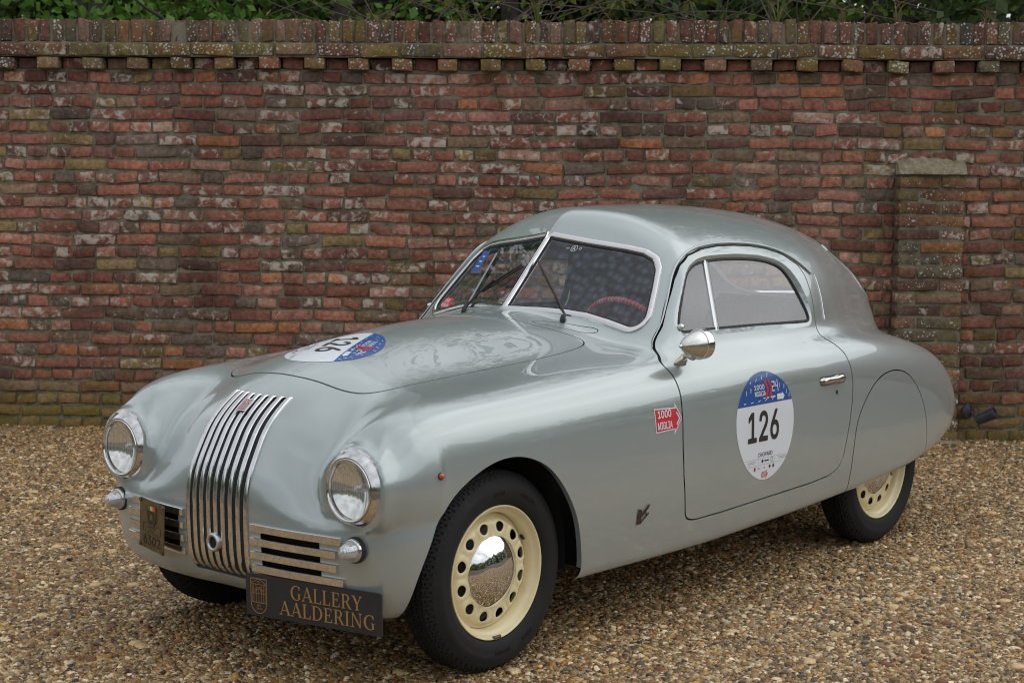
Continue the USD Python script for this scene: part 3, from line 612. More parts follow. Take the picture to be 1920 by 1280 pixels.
KZ=P1([-.6,-.4,-.2,0,.3,.8,3.6],[.5,.55,.68,.82,.84,.72,.7])
BK=P1([-.6,-.35,0,.3,1.0,2.5,3.0,3.6],[.20,.20,.15,.06,.05,.06,.2,.3])
def field(x,y,z):
    y=np.abs(y)
    pl=fPlan(x,y)
    # lower body: tucks under a little
    side=pl+.035*np.clip((.52-z)/.28,0,None)**2+.012*np.clip((z-.6)/.3,0,1)**2
    atop=P1([-.6,-.3,-.1,.1,3.6],[.53,.535,.55,.56,.56])(x)
    A=smax(smax(side,z-atop,.10),x-.02,.1)
    cz=crown(x); slope=(crown(x+.01)-crown(x-.01))/.02
    pod=fPod(x,y)+.035*np.clip((.52-z)/.28,0,None)**2+.012*np.clip((z-.6)/.3,0,1)**2
    F=smax(smax(pod,-.480-x,.02),(z-cz)/np.sqrt(1+slope**2),crownK(x))
    F=smax(F,.50-3.5*np.clip(x+.27,0,None)-z,.10)
    lr=.1235+.16*np.clip(x+.478,0,None)-.9*np.clip(x+.28,0,None)
    H=np.sqrt((y-.54)**2+(z-.624)**2)-lr; H=smax(H,-.479-x,.012); H=smax(H,x+.12,.05)
    F=smin(F,H,.05)
    kz=KZ(x); kx=.35
    N=fNose(x-kx*y*y,z+kz*y*y)/np.sqrt(1+(2*kz*y)**2)
    N=smax(N,y-.60,.05); N=smax(N,x-1.2,.05)
    # greenhouse
    zt=roofz(x); w=roofw(x)
    zb=np.minimum(.62,zt-.25); u=np.clip((z-zb)/(zt-zb),0,None)
    p=3.6; q=2.0
    def g(y,u): return (np.clip(y/w,1e-6,None)**q+np.maximum(u,1e-6)**p)
    v=g(y,u); gy=q*np.clip(y/w,1e-6,None)**(q-1)/w; gz=p*np.maximum(u,1e-6)**(p-1)/(zt-zb)
    dzt=(roofz(x+.01)-roofz(x-.01))/.02; dw=(roofw(x+.01)-roofw(x-.01))/.02
    gx=-gz*u*dzt-gy*(y/w)*dw
    m=.5
    G=(v**m-1)/np.maximum(m*v**(m-1)*np.sqrt(gx**2+gy**2+gz**2),1e-3)
    ws=(x-WS0[0])*WSN[0]+y*WSN[1]+(z-WS0[2])*WSN[2]
    G=smax(G,ws,.07+.09*np.clip((1.25-z)/.2,0,1))
    G=smax(G,x-3.6,.02)
    # join
    B=smin(A,F,.03)
    B=smin(B,N,.05+.10*np.clip((z-.50)/.14,0,1))
    B=smin(B,G,.06+.10*np.clip((x-1.9)/.6,0,1))
    return smax(B,bot(x)-z,BK(x))


def evalf(p): return field(p[:, 0], p[:, 1], p[:, 2])
def grad(p, e=2e-3):
    g = np.empty_like(p)
    for k in range(3):
        d = np.zeros(3); d[k] = e
        g[:, k] = (evalf(p + d) - evalf(p - d)) / (2 * e)
    return g
def surface(h=.0145):
    """the body skin: surface nets of the field, pulled exactly onto it"""
    B = 4; m = int(math.ceil(.80 / h / B)) * B
    nx, nz = int(math.ceil(4.34 / h / B)) * B + 1, int(math.ceil(1.31 / h / B)) * B + 1
    xs, zs, ys = -.66 + h * np.arange(nx), .15 + h * np.arange(nz), (np.arange(m) + .5) * h
    X, Y, Z = np.meshgrid(xs[2::B], ys[2::B], zs[2::B], indexing="ij")
    co = np.abs(field(X, Y, Z)) < h * B * 2.2
    act = np.zeros((nx, m, nz), bool); big = np.repeat(np.repeat(np.repeat(co, B, 0), B, 1), B, 2)
    act[:big.shape[0], :big.shape[1], :big.shape[2]] = big[:nx, :m, :nz]
    sg = np.repeat(np.repeat(np.repeat(np.where(field(X, Y, Z) < 0, -1.0, 1.0), B, 0), B, 1), B, 2)
    v = np.ones((nx, m, nz)); v[:sg.shape[0], :sg.shape[1], :sg.shape[2]] = sg[:nx, :m, :nz]
    i, j, k = np.nonzero(act); v[i, j, k] = field(xs[i], ys[j], zs[k])
    v = np.concatenate([v[:, ::-1], v], 1); ys = np.r_[-ys[::-1], ys]; s = v < 0
    c = np.zeros(tuple(np.array(v.shape) - 1), int); acc = np.zeros(c.shape + (3,)); cnt = np.zeros(c.shape)
    sl = lambda o: tuple(slice(o[a], v.shape[a] - 1 + o[a]) for a in range(3))
    for a in [(i, j, k) for i in (0, 1) for j in (0, 1) for k in (0, 1)]:
        for ax in range(3):
            if a[ax] == 0:
                b = list(a); b[ax] = 1
                va, vb = v[sl(a)], v[sl(b)]; cr = (va < 0) != (vb < 0); t = np.where(cr, va / np.where(cr, va - vb, 1), 0)
                for q in range(3): acc[..., q] += np.where(cr, a[q] + (t if q == ax else 0), 0)
                cnt += cr
    has = cnt > 0; idx = -np.ones(c.shape, int); idx[has] = np.arange(has.sum())
    P = acc[has] / cnt[has][:, None] + np.argwhere(has); P = np.stack([xs[0] + P[:, 0] * h, ys[0] + P[:, 1] * h, zs[0] + P[:, 2] * h], 1)
    Q = []
    for ax in range(3):
        o = [slice(1, -1)] * 3; o[ax] = slice(0, -1); o2 = list(o); o2[ax] = slice(1, None)
        A, Bq = s[tuple(o)], s[tuple(o2)]; full = np.argwhere(A != Bq) + np.array([int(i != ax) for i in range(3)]); ins = A[A != Bq]
        u, w = [(1, 2), (2, 0), (0, 1)][ax]
        def at(du, dw):
            f = full.copy(); f[:, u] -= du; f[:, w] -= dw; return idx[f[:, 0], f[:, 1], f[:, 2]]
        q = np.stack([at(1, 1), at(0, 1), at(0, 0), at(1, 0)], 1); q[~ins] = q[~ins][:, ::-1]; Q.append(q)
    Q = np.vstack(Q); Q = Q[(Q >= 0).all(1)]
    for it in range(5):
        g = grad(P); f = evalf(P); P = P - np.clip(f / np.maximum((g * g).sum(1), .05), -.01, .01)[:, None] * g
        if it in (0, 2):
            A = np.zeros_like(P); n = np.zeros(len(P))
            for i in range(4):
                for d in (1, 3): np.add.at(A, Q[:, i], P[Q[:, (i + d) % 4]]); np.add.at(n, Q[:, i], 1)
            P = .5 * P + .5 * A / n[:, None]
    g = grad(P); N = g / np.linalg.norm(g, axis=1, keepdims=True)
    d1 = np.linalg.norm(P[Q[:, 0]] - P[Q[:, 2]], axis=1); d2 = np.linalg.norm(P[Q[:, 1]] - P[Q[:, 3]], axis=1)
    T = np.where((d1 < d2)[:, None, None], np.stack([Q[:, [0, 1, 2]], Q[:, [0, 2, 3]]], 1), np.stack([Q[:, [0, 1, 3]], Q[:, [1, 2, 3]]], 1)).reshape(-1, 3)
    return P, T, N
car = thing("vintage_car", "silver green vintage coupe with chrome waterfall grille, cream wheels and race number 126", "car", (*CAR_XY, 0), math.degrees(CAR_TH))
def cp(parent, name, mesh, material, smooth=False, normals=None, **cd):
    """a part given in car coordinates; the scene's y runs to the car's right"""
    V, F = np.array(mesh[0], float), np.array(mesh[1], int); V[:, 1] *= -1; F = F[:, ::-1]
    if normals is not None: normals = np.array(normals) * [1, -1, 1]
    return put(parent, name, (V, F), material, smooth, normals, **cd)

def sdf(poly, q):
    pg = shapely.Polygon(poly); x0, y0, x1, y1 = pg.bounds; m = .06
    out = np.ones(len(q)); near = (q[:, 0] > x0 - m) & (q[:, 0] < x1 + m) & (q[:, 1] > y0 - m) & (q[:, 1] < y1 + m)
    if not near.any(): return out
    p = np.asarray(poly); seg = np.vstack([np.linspace(a, b, max(2, int(np.linalg.norm(np.subtract(b, a)) / .0008)), endpoint=False) for a, b in zip(p, np.roll(p, -1, 0))])
    d = cKDTree(seg).query(q[near])[0]; ins = shapely.contains_xy(pg, q[near, 0], q[near, 1]); out[near] = np.where(ins, -d, d); return out
def compact(P, F, N):
    u, inv = np.unique(F, return_inverse=True); return P[u], inv.reshape(-1, 3), N[u]
def clip(M, s, depth=0.0):
    """cuts the mesh along s = 0: (inside s < 0, outside, wall along the cut going inwards by depth)"""
    P, F, N = M
    s = np.where(np.abs(s) < 1e-7, 1e-7, s); neg = s[F] < 0; k = neg.sum(1)
    mixed = F[(k == 1) | (k == 2)]; nm = (s[mixed] < 0); one = nm.sum(1) == 1
    odd = np.where(one, np.argmax(nm, 1), np.argmax(~nm, 1)); r = np.arange(len(mixed))
    a, b, c = mixed[r, odd], mixed[r, (odd + 1) % 3], mixed[r, (odd + 2) % 3]
    E = np.sort(np.vstack([np.c_[a, b], np.c_[a, c]]), 1); u, inv = np.unique(E, axis=0, return_inverse=True); inv = inv.ravel()
    t = (s[u[:, 0]] / (s[u[:, 0]] - s[u[:, 1]]))[:, None]
    Pn = P[u[:, 0]] * (1 - t) + P[u[:, 1]] * t; Nn = N[u[:, 0]] * (1 - t) + N[u[:, 1]] * t; Nn /= np.maximum(np.linalg.norm(Nn, axis=1, keepdims=True), 1e-9)
    ab, ac = len(P) + inv[:len(mixed)], len(P) + inv[len(mixed):]
    tri, q1, q2 = np.c_[a, ab, ac], np.c_[ab, b, c], np.c_[ab, c, ac]
    P2, N2 = np.vstack([P, Pn]), np.vstack([N, Nn])
    fi = np.vstack([F[k == 3], tri[one], q1[~one], q2[~one]]); fo = np.vstack([F[k == 0], tri[~one], q1[one], q2[one]])
    wallm = None
    if depth:
        x, y = np.where(one, ab, ac), np.where(one, ac, ab)
        A, B = P2[x], P2[y]; A2, B2 = A - depth * N2[x], B - depth * N2[y]; n = len(A)
        wallm = np.vstack([A, B, B2, A2]), np.vstack([np.c_[np.arange(n), np.arange(n) + n, np.arange(n) + 2 * n], np.c_[np.arange(n), np.arange(n) + 2 * n, np.arange(n) + 3 * n]])
    return (compact(P2, fi, N2) if len(fi) else None), (compact(P2, fo, N2) if len(fo) else None), wallm
def halves(M):
    """left and right"""
    P, F, N = M; l = P[F].mean(1)[:, 1] > 0
    return compact(P, F[l], N), compact(P, F[~l], N)
def off(M, d): return M[0] + d * M[2], M[1], M[2]
def skin(parent, name, M, m=None, walls=(), **cd):
    """a skin piece with its turned-in edges"""
    P, F, N = M
    ws = [w for w in walls if w is not None]
    pr = cp(parent, name, (P, F), m or paint, False, N, **cd)
    return pr
def on_side(x, z, out=0.0, side=1):
    """points of the left flank"""
    x, z = np.broadcast_arrays(np.asarray(x, float), np.asarray(z, float)); lo, hi = np.full(x.shape, .25), np.full(x.shape, .80)
    for _ in range(26):
        m = (lo + hi) / 2; ins = field(x, m, z) < 0; lo, hi = np.where(ins, m, lo), np.where(ins, hi, m)
    p = np.stack([x, hi, z], -1); g = grad(p.reshape(-1, 3)); g /= np.linalg.norm(g, axis=1, keepdims=True)
    p = p + out * g.reshape(p.shape); p[..., 1] *= side; return p
def on_front(y, z, out=0.0):
    y, z = np.broadcast_arrays(np.asarray(y, float), np.asarray(z, float)); lo, hi = np.full(y.shape, -.66), np.full(y.shape, .2)
    for _ in range(26):
        m = (lo + hi) / 2; ins = field(m, y, z) < 0; hi, lo = np.where(ins, m, hi), np.where(ins, lo, m)
    p = np.stack([hi, y, z], -1); g = grad(p.reshape(-1, 3)); g /= np.linalg.norm(g, axis=1, keepdims=True)
    return p + out * g.reshape(p.shape)
def on_top(x, y, out=0.0):
    x, y = np.broadcast_arrays(np.asarray(x, float), np.asarray(y, float)); lo, hi = np.full(x.shape, .5), np.full(x.shape, 1.5)
    for _ in range(26):
        m = (lo + hi) / 2; ins = field(x, y, m) < 0; lo, hi = np.where(ins, m, lo), np.where(ins, hi, m)
    p = np.stack([x, y, hi], -1); g = grad(p.reshape(-1, 3)); g /= np.linalg.norm(g, axis=1, keepdims=True)
    return p + out * g.reshape(p.shape)
def drape(g, to, max_edge=.03):
    """a flat shape (shapely) laid on the skin by to(u, v)"""
    V, F = flat(g)
    m = trimesh.Trimesh(np.c_[V[:, :2], np.zeros(len(V))], F, process=False)
    v, f = trimesh.remesh.subdivide_to_size(m.vertices, m.faces, max_edge, 12)
    return to(v[:, 0], v[:, 1]), f
def text_shape(text, height, bold=False, xs=1.0):
    m = meshkit.text_mesh(text, height, .002, bold)
    up = m.face_normals[:, 2] > .5
    g = shapely.union_all([shapely.Polygon(t[:, :2]) for t in m.triangles[up]]).buffer(height * .004)
    return shapely.affinity.scale(g, xs, 1, origin=(0, 0))
def centred(g, x, y, rot=0):
    b_ = g.bounds; return shapely.affinity.rotate(shapely.affinity.translate(g, x - (b_[0] + b_[2]) / 2, y - (b_[1] + b_[3]) / 2), rot, origin=(x, y))
def wsx(y, z): return WS0[0] - (np.abs(y) * WSN[1] + (z - WS0[2]) * WSN[2]) / WSN[0]

# outlines of panels and openings
DOOR = [(.889, .905), (.856, .888), (.853, .876), (.862, .852), (.868, .82), (.871, .787), (.868, .735), (.867, .632), (.877, .502), (.892, .416), (.902, .366), (.914, .350), (.940, .341), (.975, .338), (1.113, .340), (1.422, .352), (1.715, .363), (1.845, .374), (1.903, .393), (1.936, .423), (1.957, .498), (1.979, .567), (1.993, .647), (2.001, .717), (2.001, .775), (1.985, .831), (1.949, .868), (1.915, .891), (1.905, .905), (1.912, .959), (1.925, 1.062), (1.933, 1.130), (1.917, 1.170), (1.849, 1.214), (1.757, 1.237), (1.66, 1.250), (1.551, 1.256), (1.448, 1.257), (1.334, 1.250), (1.233, 1.231), (1.172, 1.199), (1.122, 1.152), (1.054, 1.075), (.985, .994)]
DOOR = rounded(DOOR, .012)
SIDEWIN = rounded(loop([(1.012, .958), (1.022, 1.001), (1.07, 1.066), (1.137, 1.139), (1.190, 1.187), (1.264, 1.217), (1.367, 1.228), (1.501, 1.229), (1.643, 1.221), (1.746, 1.205), (1.822, 1.170), (1.862, 1.106), (1.880, 1.048), (1.890, .989), (1.880, .949), (1.849, .941), (1.553, .947), (1.172, .953), (1.045, .952)], 300), .040)
SPAT = np.vstack([curve([(2.012, .20), (2.011, .285), (2.014, .371), (2.018, .462), (2.038, .554), (2.081, .621), (2.152, .684), (2.240, .723), (2.328, .735), (2.400, .730), (2.470, .708), (2.536, .658), (2.591, .591), (2.629, .517), (2.657, .411), (2.664, .343), (2.666, .20)], 220)])
ARCH = curve([(-.372, .10), (-.370, .20), (-.366, .27), (-.356, .345), (-.332, .42), (-.287, .520), (-.238, .582), (-.175, .626), (-.090, .663), (.008, .677), (.105, .659), (.197, .607), (.275, .516), (.320, .430), (.352, .330), (.366, .252), (.352, .232), (.340, .10)], 260)
HOODH = [(-.274, 0), (-.270, .09), (-.262, .15), (-.254, .21), (-.243, .258), (-.225, .302), (-.203, .333), (-.165, .364), (-.089, .387), (.002, .398), (.1, .407), (.2, .416), (.307, .424), (.4, .431), (.5, .435), (.602, .433), (.689, .423), (.748, .402), (.772, .376), (.773, .350), (.754, .30), (.720, .243), (.688, .18), (.668, .10), (.662, 0)]
hh = curve(HOODH, 400); hh[0, 1] = hh[-1, 1] = 0; HOOD = np.vstack([hh, (hh * [1, -1])[::-1][1:-1]])
FLAP = loop([(.724, .194), (.765, .240), (.803, .289), (.828, .329), (.846, .352), (.862, .368), (.872, .366), (.866, .335), (.850, .298), (.818, .235), (.780, .198), (.742, .180)], 200)
WSG = rounded([(.011, 1.283), (.15, 1.262), (.30, 1.243), (.366, 1.231), (.412, 1.211), (.438, 1.179), (.463, 1.116), (.488, 1.045), (.499, 1.008), (.490, .990), (.460, .989), (.379, 1.011), (.295, 1.030), (.216, 1.039), (.14, 1.043), (.011, 1.0445)], .004)
_w2 = shapely.Polygon(WSG).union(shapely.Polygon(WSG * [-1, 1])).union(shapely.box(-.02, 1.0446, .02, 1.2829))
_w2 = _w2.buffer(-.030, quad_segs=16).buffer(.030, quad_segs=16); WSG = np.array(_w2.intersection(shapely.box(.011, 0, 1, 2)).segmentize(.01).exterior.coords)[:-1]
VENT = rounded([(.196, .332), (.196, .474), (.425, .474), (.425, .332)], .018)
_gz = np.linspace(.293, .836, 60); GRW = PchipInterpolator([.28, .42, .55, .70, .85], [.985, 1.0, .995, .965, .90]); _gy = .1365 * GRW(_gz)
GRILLE = np.vstack([np.c_[-_gy, _gz], np.c_[_gy, _gz][::-1]])

import time as _t; _t0 = _t.time()
M = surface()
ay = np.abs(M[0][:, 1]); P, N = M[0], M[2]
# open bottom
s = np.where(M[0][:, 2] < .5, M[2][:, 2] + .80, 1.0); _, M, _ = clip(M, s)
far = lambda cond, v: np.where(cond, v, 1.0)
edges = []
# wheel arches
P = M[0]; _, M, wl = clip(M, far(np.abs(P[:, 1]) > .42, sdf(ARCH, P[:, [0, 2]])), .020)
wv = wl[0][wl[1]][:, :, 2].min(1) > .268; arch_edge = wl[0], wl[1][wv]
# rear wheel opening under the spat
GAP = .0028
def panel(M, s, gap=GAP, depth=.011):
    """(panel, rest, wall, groove floor)"""
    ins, rest, w1 = clip(M, s + gap, depth)
    inner = None
    P0 = rest[0]
    return ins, rest, w1
def cut_panel(M, cond, fn, gap=GAP, depth=.011):
    s = far(cond(M[0], M[2]), fn(M[0]))
    ins, rest, w1 = clip(M, s + gap, depth)
    s2 = far(cond(rest[0], rest[2]), fn(rest[0]))
    groove, rest, w2 = clip(rest, s2 - gap, depth)
    return ins, rest, w1, w2, off(groove, -depth)
side = lambda P, N: (np.abs(P[:, 1]) > .25) & (np.abs(N[:, 1]) > .15)
# windscreens
def near_ws(P, N): return np.abs((P[:, 0] - WS0[0]) * WSN[0] + np.abs(P[:, 1]) * WSN[1] + (P[:, 2] - WS0[2]) * WSN[2]) < .035
P = M[0]; wsp, M, ws_edge = clip(M, far(near_ws(P, M[2]), sdf(WSG, np.c_[np.abs(P[:, 1]), P[:, 2]])), .02)
# rear window
RW = rounded([(-.36, .955), (-.36, 1.215), (.36, 1.215), (.36, .955)], .09)
P = M[0]; rwp, M, rw_edge = clip(M, far((P[:, 0] > 2.2) & (M[2][:, 0] > .15), sdf(RW, P[:, [1, 2]])), .012)
# doors and their windows
doorM, M, d_w1, d_w2, d_gr = cut_panel(M, side, lambda P: sdf(DOOR, P[:, [0, 2]]), .0030, .014)
P = doorM[0]; winM, doorM, win_edge = clip(doorM, sdf(SIDEWIN, P[:, [0, 2]]))
# spats
spatM, M, s_w1, s_w2, s_gr = cut_panel(M, side, lambda P: sdf(SPAT, P[:, [0, 2]]), .0024, .012)
# bonnet and scuttle flaps
up = lambda P, N: (N[:, 2] > .2) & (P[:, 2] > .75)
hoodM, M, h_w1, h_w2, h_gr = cut_panel(M, up, lambda P: sdf(HOOD, P[:, :2]), .0028, .011)
flapM, M, f_w1, f_w2, f_gr = cut_panel(M, up, lambda P: sdf(FLAP, np.c_[P[:, 0], np.abs(P[:, 1])]), .0014, .008)
# vents and grille
fr = lambda P, N: (N[:, 0] < -.2) & (P[:, 0] < -.3)
P = M[0]; ventM, M, v_edge = clip(M, far(fr(P, M[2]), sdf(VENT, np.c_[np.abs(P[:, 1]), P[:, 2]])), .03)
P = M[0]; grM, M, g_edge = clip(M, far((M[2][:, 0] < 0) & (P[:, 0] < -.25), sdf(GRILLE, P[:, [1, 2]])), .016)

P = M[0]; _, M, _ = clip(M, far(P[:, 0] < -.44, np.hypot(np.abs(P[:, 1]) - .54, P[:, 2] - .624) - .096))
body = skin(car, "body_shell", M)
def join(*ws): return cat([w for w in ws if w is not None])
def wall_n(w):  # flat shading is fine on the thin turned-in edges
    return w
cp(body, "turned_edges", join(arch_edge, d_w2, s_w2, h_w2, f_w2, rw_edge), paint)
def dark_floor(*gs): return cat([(g[0], g[1]) for g in gs if g is not None])
cp(body, "panel_gaps", dark_floor(d_gr, s_gr, h_gr, f_gr), dark_void)
vr_ = cat([(off(ventM, -.03)[0], ventM[1]), v_edge]); vl_ = vr_[0][vr_[1]].mean(1)[:, 1] > 0
for q_ in (vl_, ~vl_): cp(body, "vent_recess", compact(vr_[0], vr_[1][q_], vr_[0])[:2], dark_void)
hood = skin(car, "bonnet", hoodM); cp(hood, "turned_edge", h_w1, paint)
for fl in halves(flapM): skin(car, "scuttle_flap", fl)
# underside
pu = curve(PLAN, 300); pu = pu[::3]; ring_ = np.vstack([pu, (pu * [1, -1])[::-1][1:-1]])
gu = shapely.Polygon(ring_).buffer(-.05)
for sx in (0, 2.42):
    for sy in (-1, 1): gu = gu.difference(shapely.box(sx - .40, sy * .6 - .22, sx + .40, sy * .6 + .22))
V, F = flat(gu); cp(car, "floor_pan", (np.c_[V[:, :2], np.interp(V[:, 0], [-.6, 1, 3.5], [.262, .262, .45])], F), dark_void)
# wheel wells
def well(poly, y0, y1, sgn):
    p = np.asarray(poly); n = len(p); A = np.c_[p[:, 0], np.full(n, y1), p[:, 1]]; B = np.c_[p[:, 0], np.full(n, y0), p[:, 1]]
    V = np.vstack([A, B]); F = [f for k in range(n - 1) for f in ([k, k + 1, n + k + 1], [k, n + k + 1, n + k])]
    Vc, Fc = flat(shapely.Polygon(p)); Vc = np.c_[Vc[:, 0], np.full(len(Vc), y0), Vc[:, 1]]
    V, F = cat([(V, F), (Vc, Fc)]); V = V.copy(); V[:, 1] *= sgn; return V, F
th = np.linspace(0, np.pi, 50)
for sg in (1, -1):
    cp(car, "wheel_well", well(np.vstack([[(-.362, .262)], np.c_[-.362 * np.cos(th), .31 + .39 * np.sin(th)], [(.362, .25)]]), .36, .640, sg), dark_void)
    cp(car, "wheel_well", well(np.vstack([[(2.01, .34)], np.c_[2.345 - .335 * np.cos(th), .36 + .35 * np.sin(th)], [(2.68, .36)]]), .36, .665, sg), dark_void)

# ------------------------------------------------------------------ glass, doors, cabin
ws_glass = pane_mat("windscreen_glass", (.90, .92, .93), .06, .004, .021, (.40, .52, .70), True)
side_glass = pane_mat("door_window_perspex", (.88, .89, .90), .105, .006, .035, (.74, .76, .82))
clear_glass = pane_mat("rear_window_glass", (.9, .92, .92), .045, .004, .02)
def ring(poly2, to3, prof):
    """a moulding along the closed outline: prof = [(outwards, height)]; to3(uv, height) -> points"""
    p = np.asarray(poly2); 
    if shapely.Polygon(p).exterior.is_ccw: p = p[::-1]
    t = np.roll(p, -1, 0) - np.roll(p, 1, 0); t /= np.linalg.norm(t, axis=1, keepdims=True); nrm = np.c_[-t[:, 1], t[:, 0]]
    n, m = len(p), len(prof); V = np.concatenate([to3(p + a * nrm, hgt)[:, None] for a, hgt in prof], 1).reshape(-1, 3); F = []
    for i in range(n):
        j = (i + 1) % n
        for k in range(m):
            l = (k + 1) % m; F += [[i * m + k, i * m + l, j * m + l], [i * m + k, j * m + l, j * m + k]]
    return V, np.array(F)
def ws_to(sg):
    def to(q, h):
        y = np.maximum(q[:, 0], .0005); return np.c_[wsx(y, q[:, 1]), y, q[:, 1]] * [1, sg, 1] + h * WSN * [1, sg, 1]
    return to
wsd = np.asarray(shapely.Polygon(WSG).segmentize(.012).exterior.coords)[:-1]
for sg in (1, -1):
    V, F = flat(shapely.Polygon(WSG).buffer(.003)); q = V[:, :2]
    w = cp(car, "windscreen", (ws_to(sg)(q, -.002), F), ws_glass)
    cp(w, "bezel", ring(wsd, ws_to(sg), [(.0005, -.016), (.0005, .003), (.003, .0065), (.010, .0078), (.017, .0062), (.0205, .001), (.021, -.022)]), chrome, 35)
    cp(w, "gasket", ring(wsd, ws_to(sg), [(-.0035, -.004), (-.0035, .0012), (.0008, .0012), (.0008, -.004)]), black_rubber, 35)
# stickers on the far windscreen and the maker's mark on the near one
def glassprint(g, sg): V, F = flat(g); return ws_to(sg)(V[:, :2], .0004), F
far_ws = None
wmark = group_part(car, "windscreen_sticker", label="small red arrow sticker in the lower corner of the far windscreen")
arrow = shapely.Polygon([(-.5, -.32), (.2, -.32), (.2, -.5), (.5, 0), (.2, .5), (.2, .32), (-.5, .32)])
cp(wmark, "sticker", glassprint(shapely.affinity.translate(shapely.affinity.scale(arrow, .075, .058, origin=(0, 0)), .432, 1.020), -1), red_vinyl)
tx = shapely.affinity.scale(centred(shapely.union_all([centred(text_shape("1000", .011, True), 0, .008), centred(text_shape("MIGLIA", .011, True), 0, -.008)]), .436, 1.02), -1, 1)
V, F = flat(tx); cp(wmark, "lettering", (ws_to(-1)(V[:, :2] * [1, 1], .0008), F[:, ::-1]), white_vinyl)
bmark = group_part(car, "windscreen_sticker", label="small blue sticker at the upper edge of the far windscreen")
cp(bmark, "sticker", glassprint(centred(shapely.box(0, 0, .042, .066).buffer(.006), .377, 1.176), -1), blue_vinyl)
for k in range(3): cp(bmark, "stripe", (lambda r: (r[0] + .0004 * WSN * [1, -1, 1], r[1]))(glassprint(centred(shapely.box(0, 0, .028 - .005 * k, .004), .377, 1.158 + .018 * k), -1)), white_vinyl)
mk_ = shapely.union_all([centred(text_shape("A", .012), 0, 0), shapely.Point(0, 0).buffer(.011).difference(shapely.Point(0, 0).buffer(.0095)), centred(shapely.box(0, 0, .012, .0015), -.022, 0), shapely.Point(.022, 0).buffer(.004).difference(shapely.Point(.022, 0).buffer(.0028))])
cp(car, "glass_maker_mark", glassprint(shapely.affinity.translate(mk_, .117, 1.247), 1), white_vinyl)

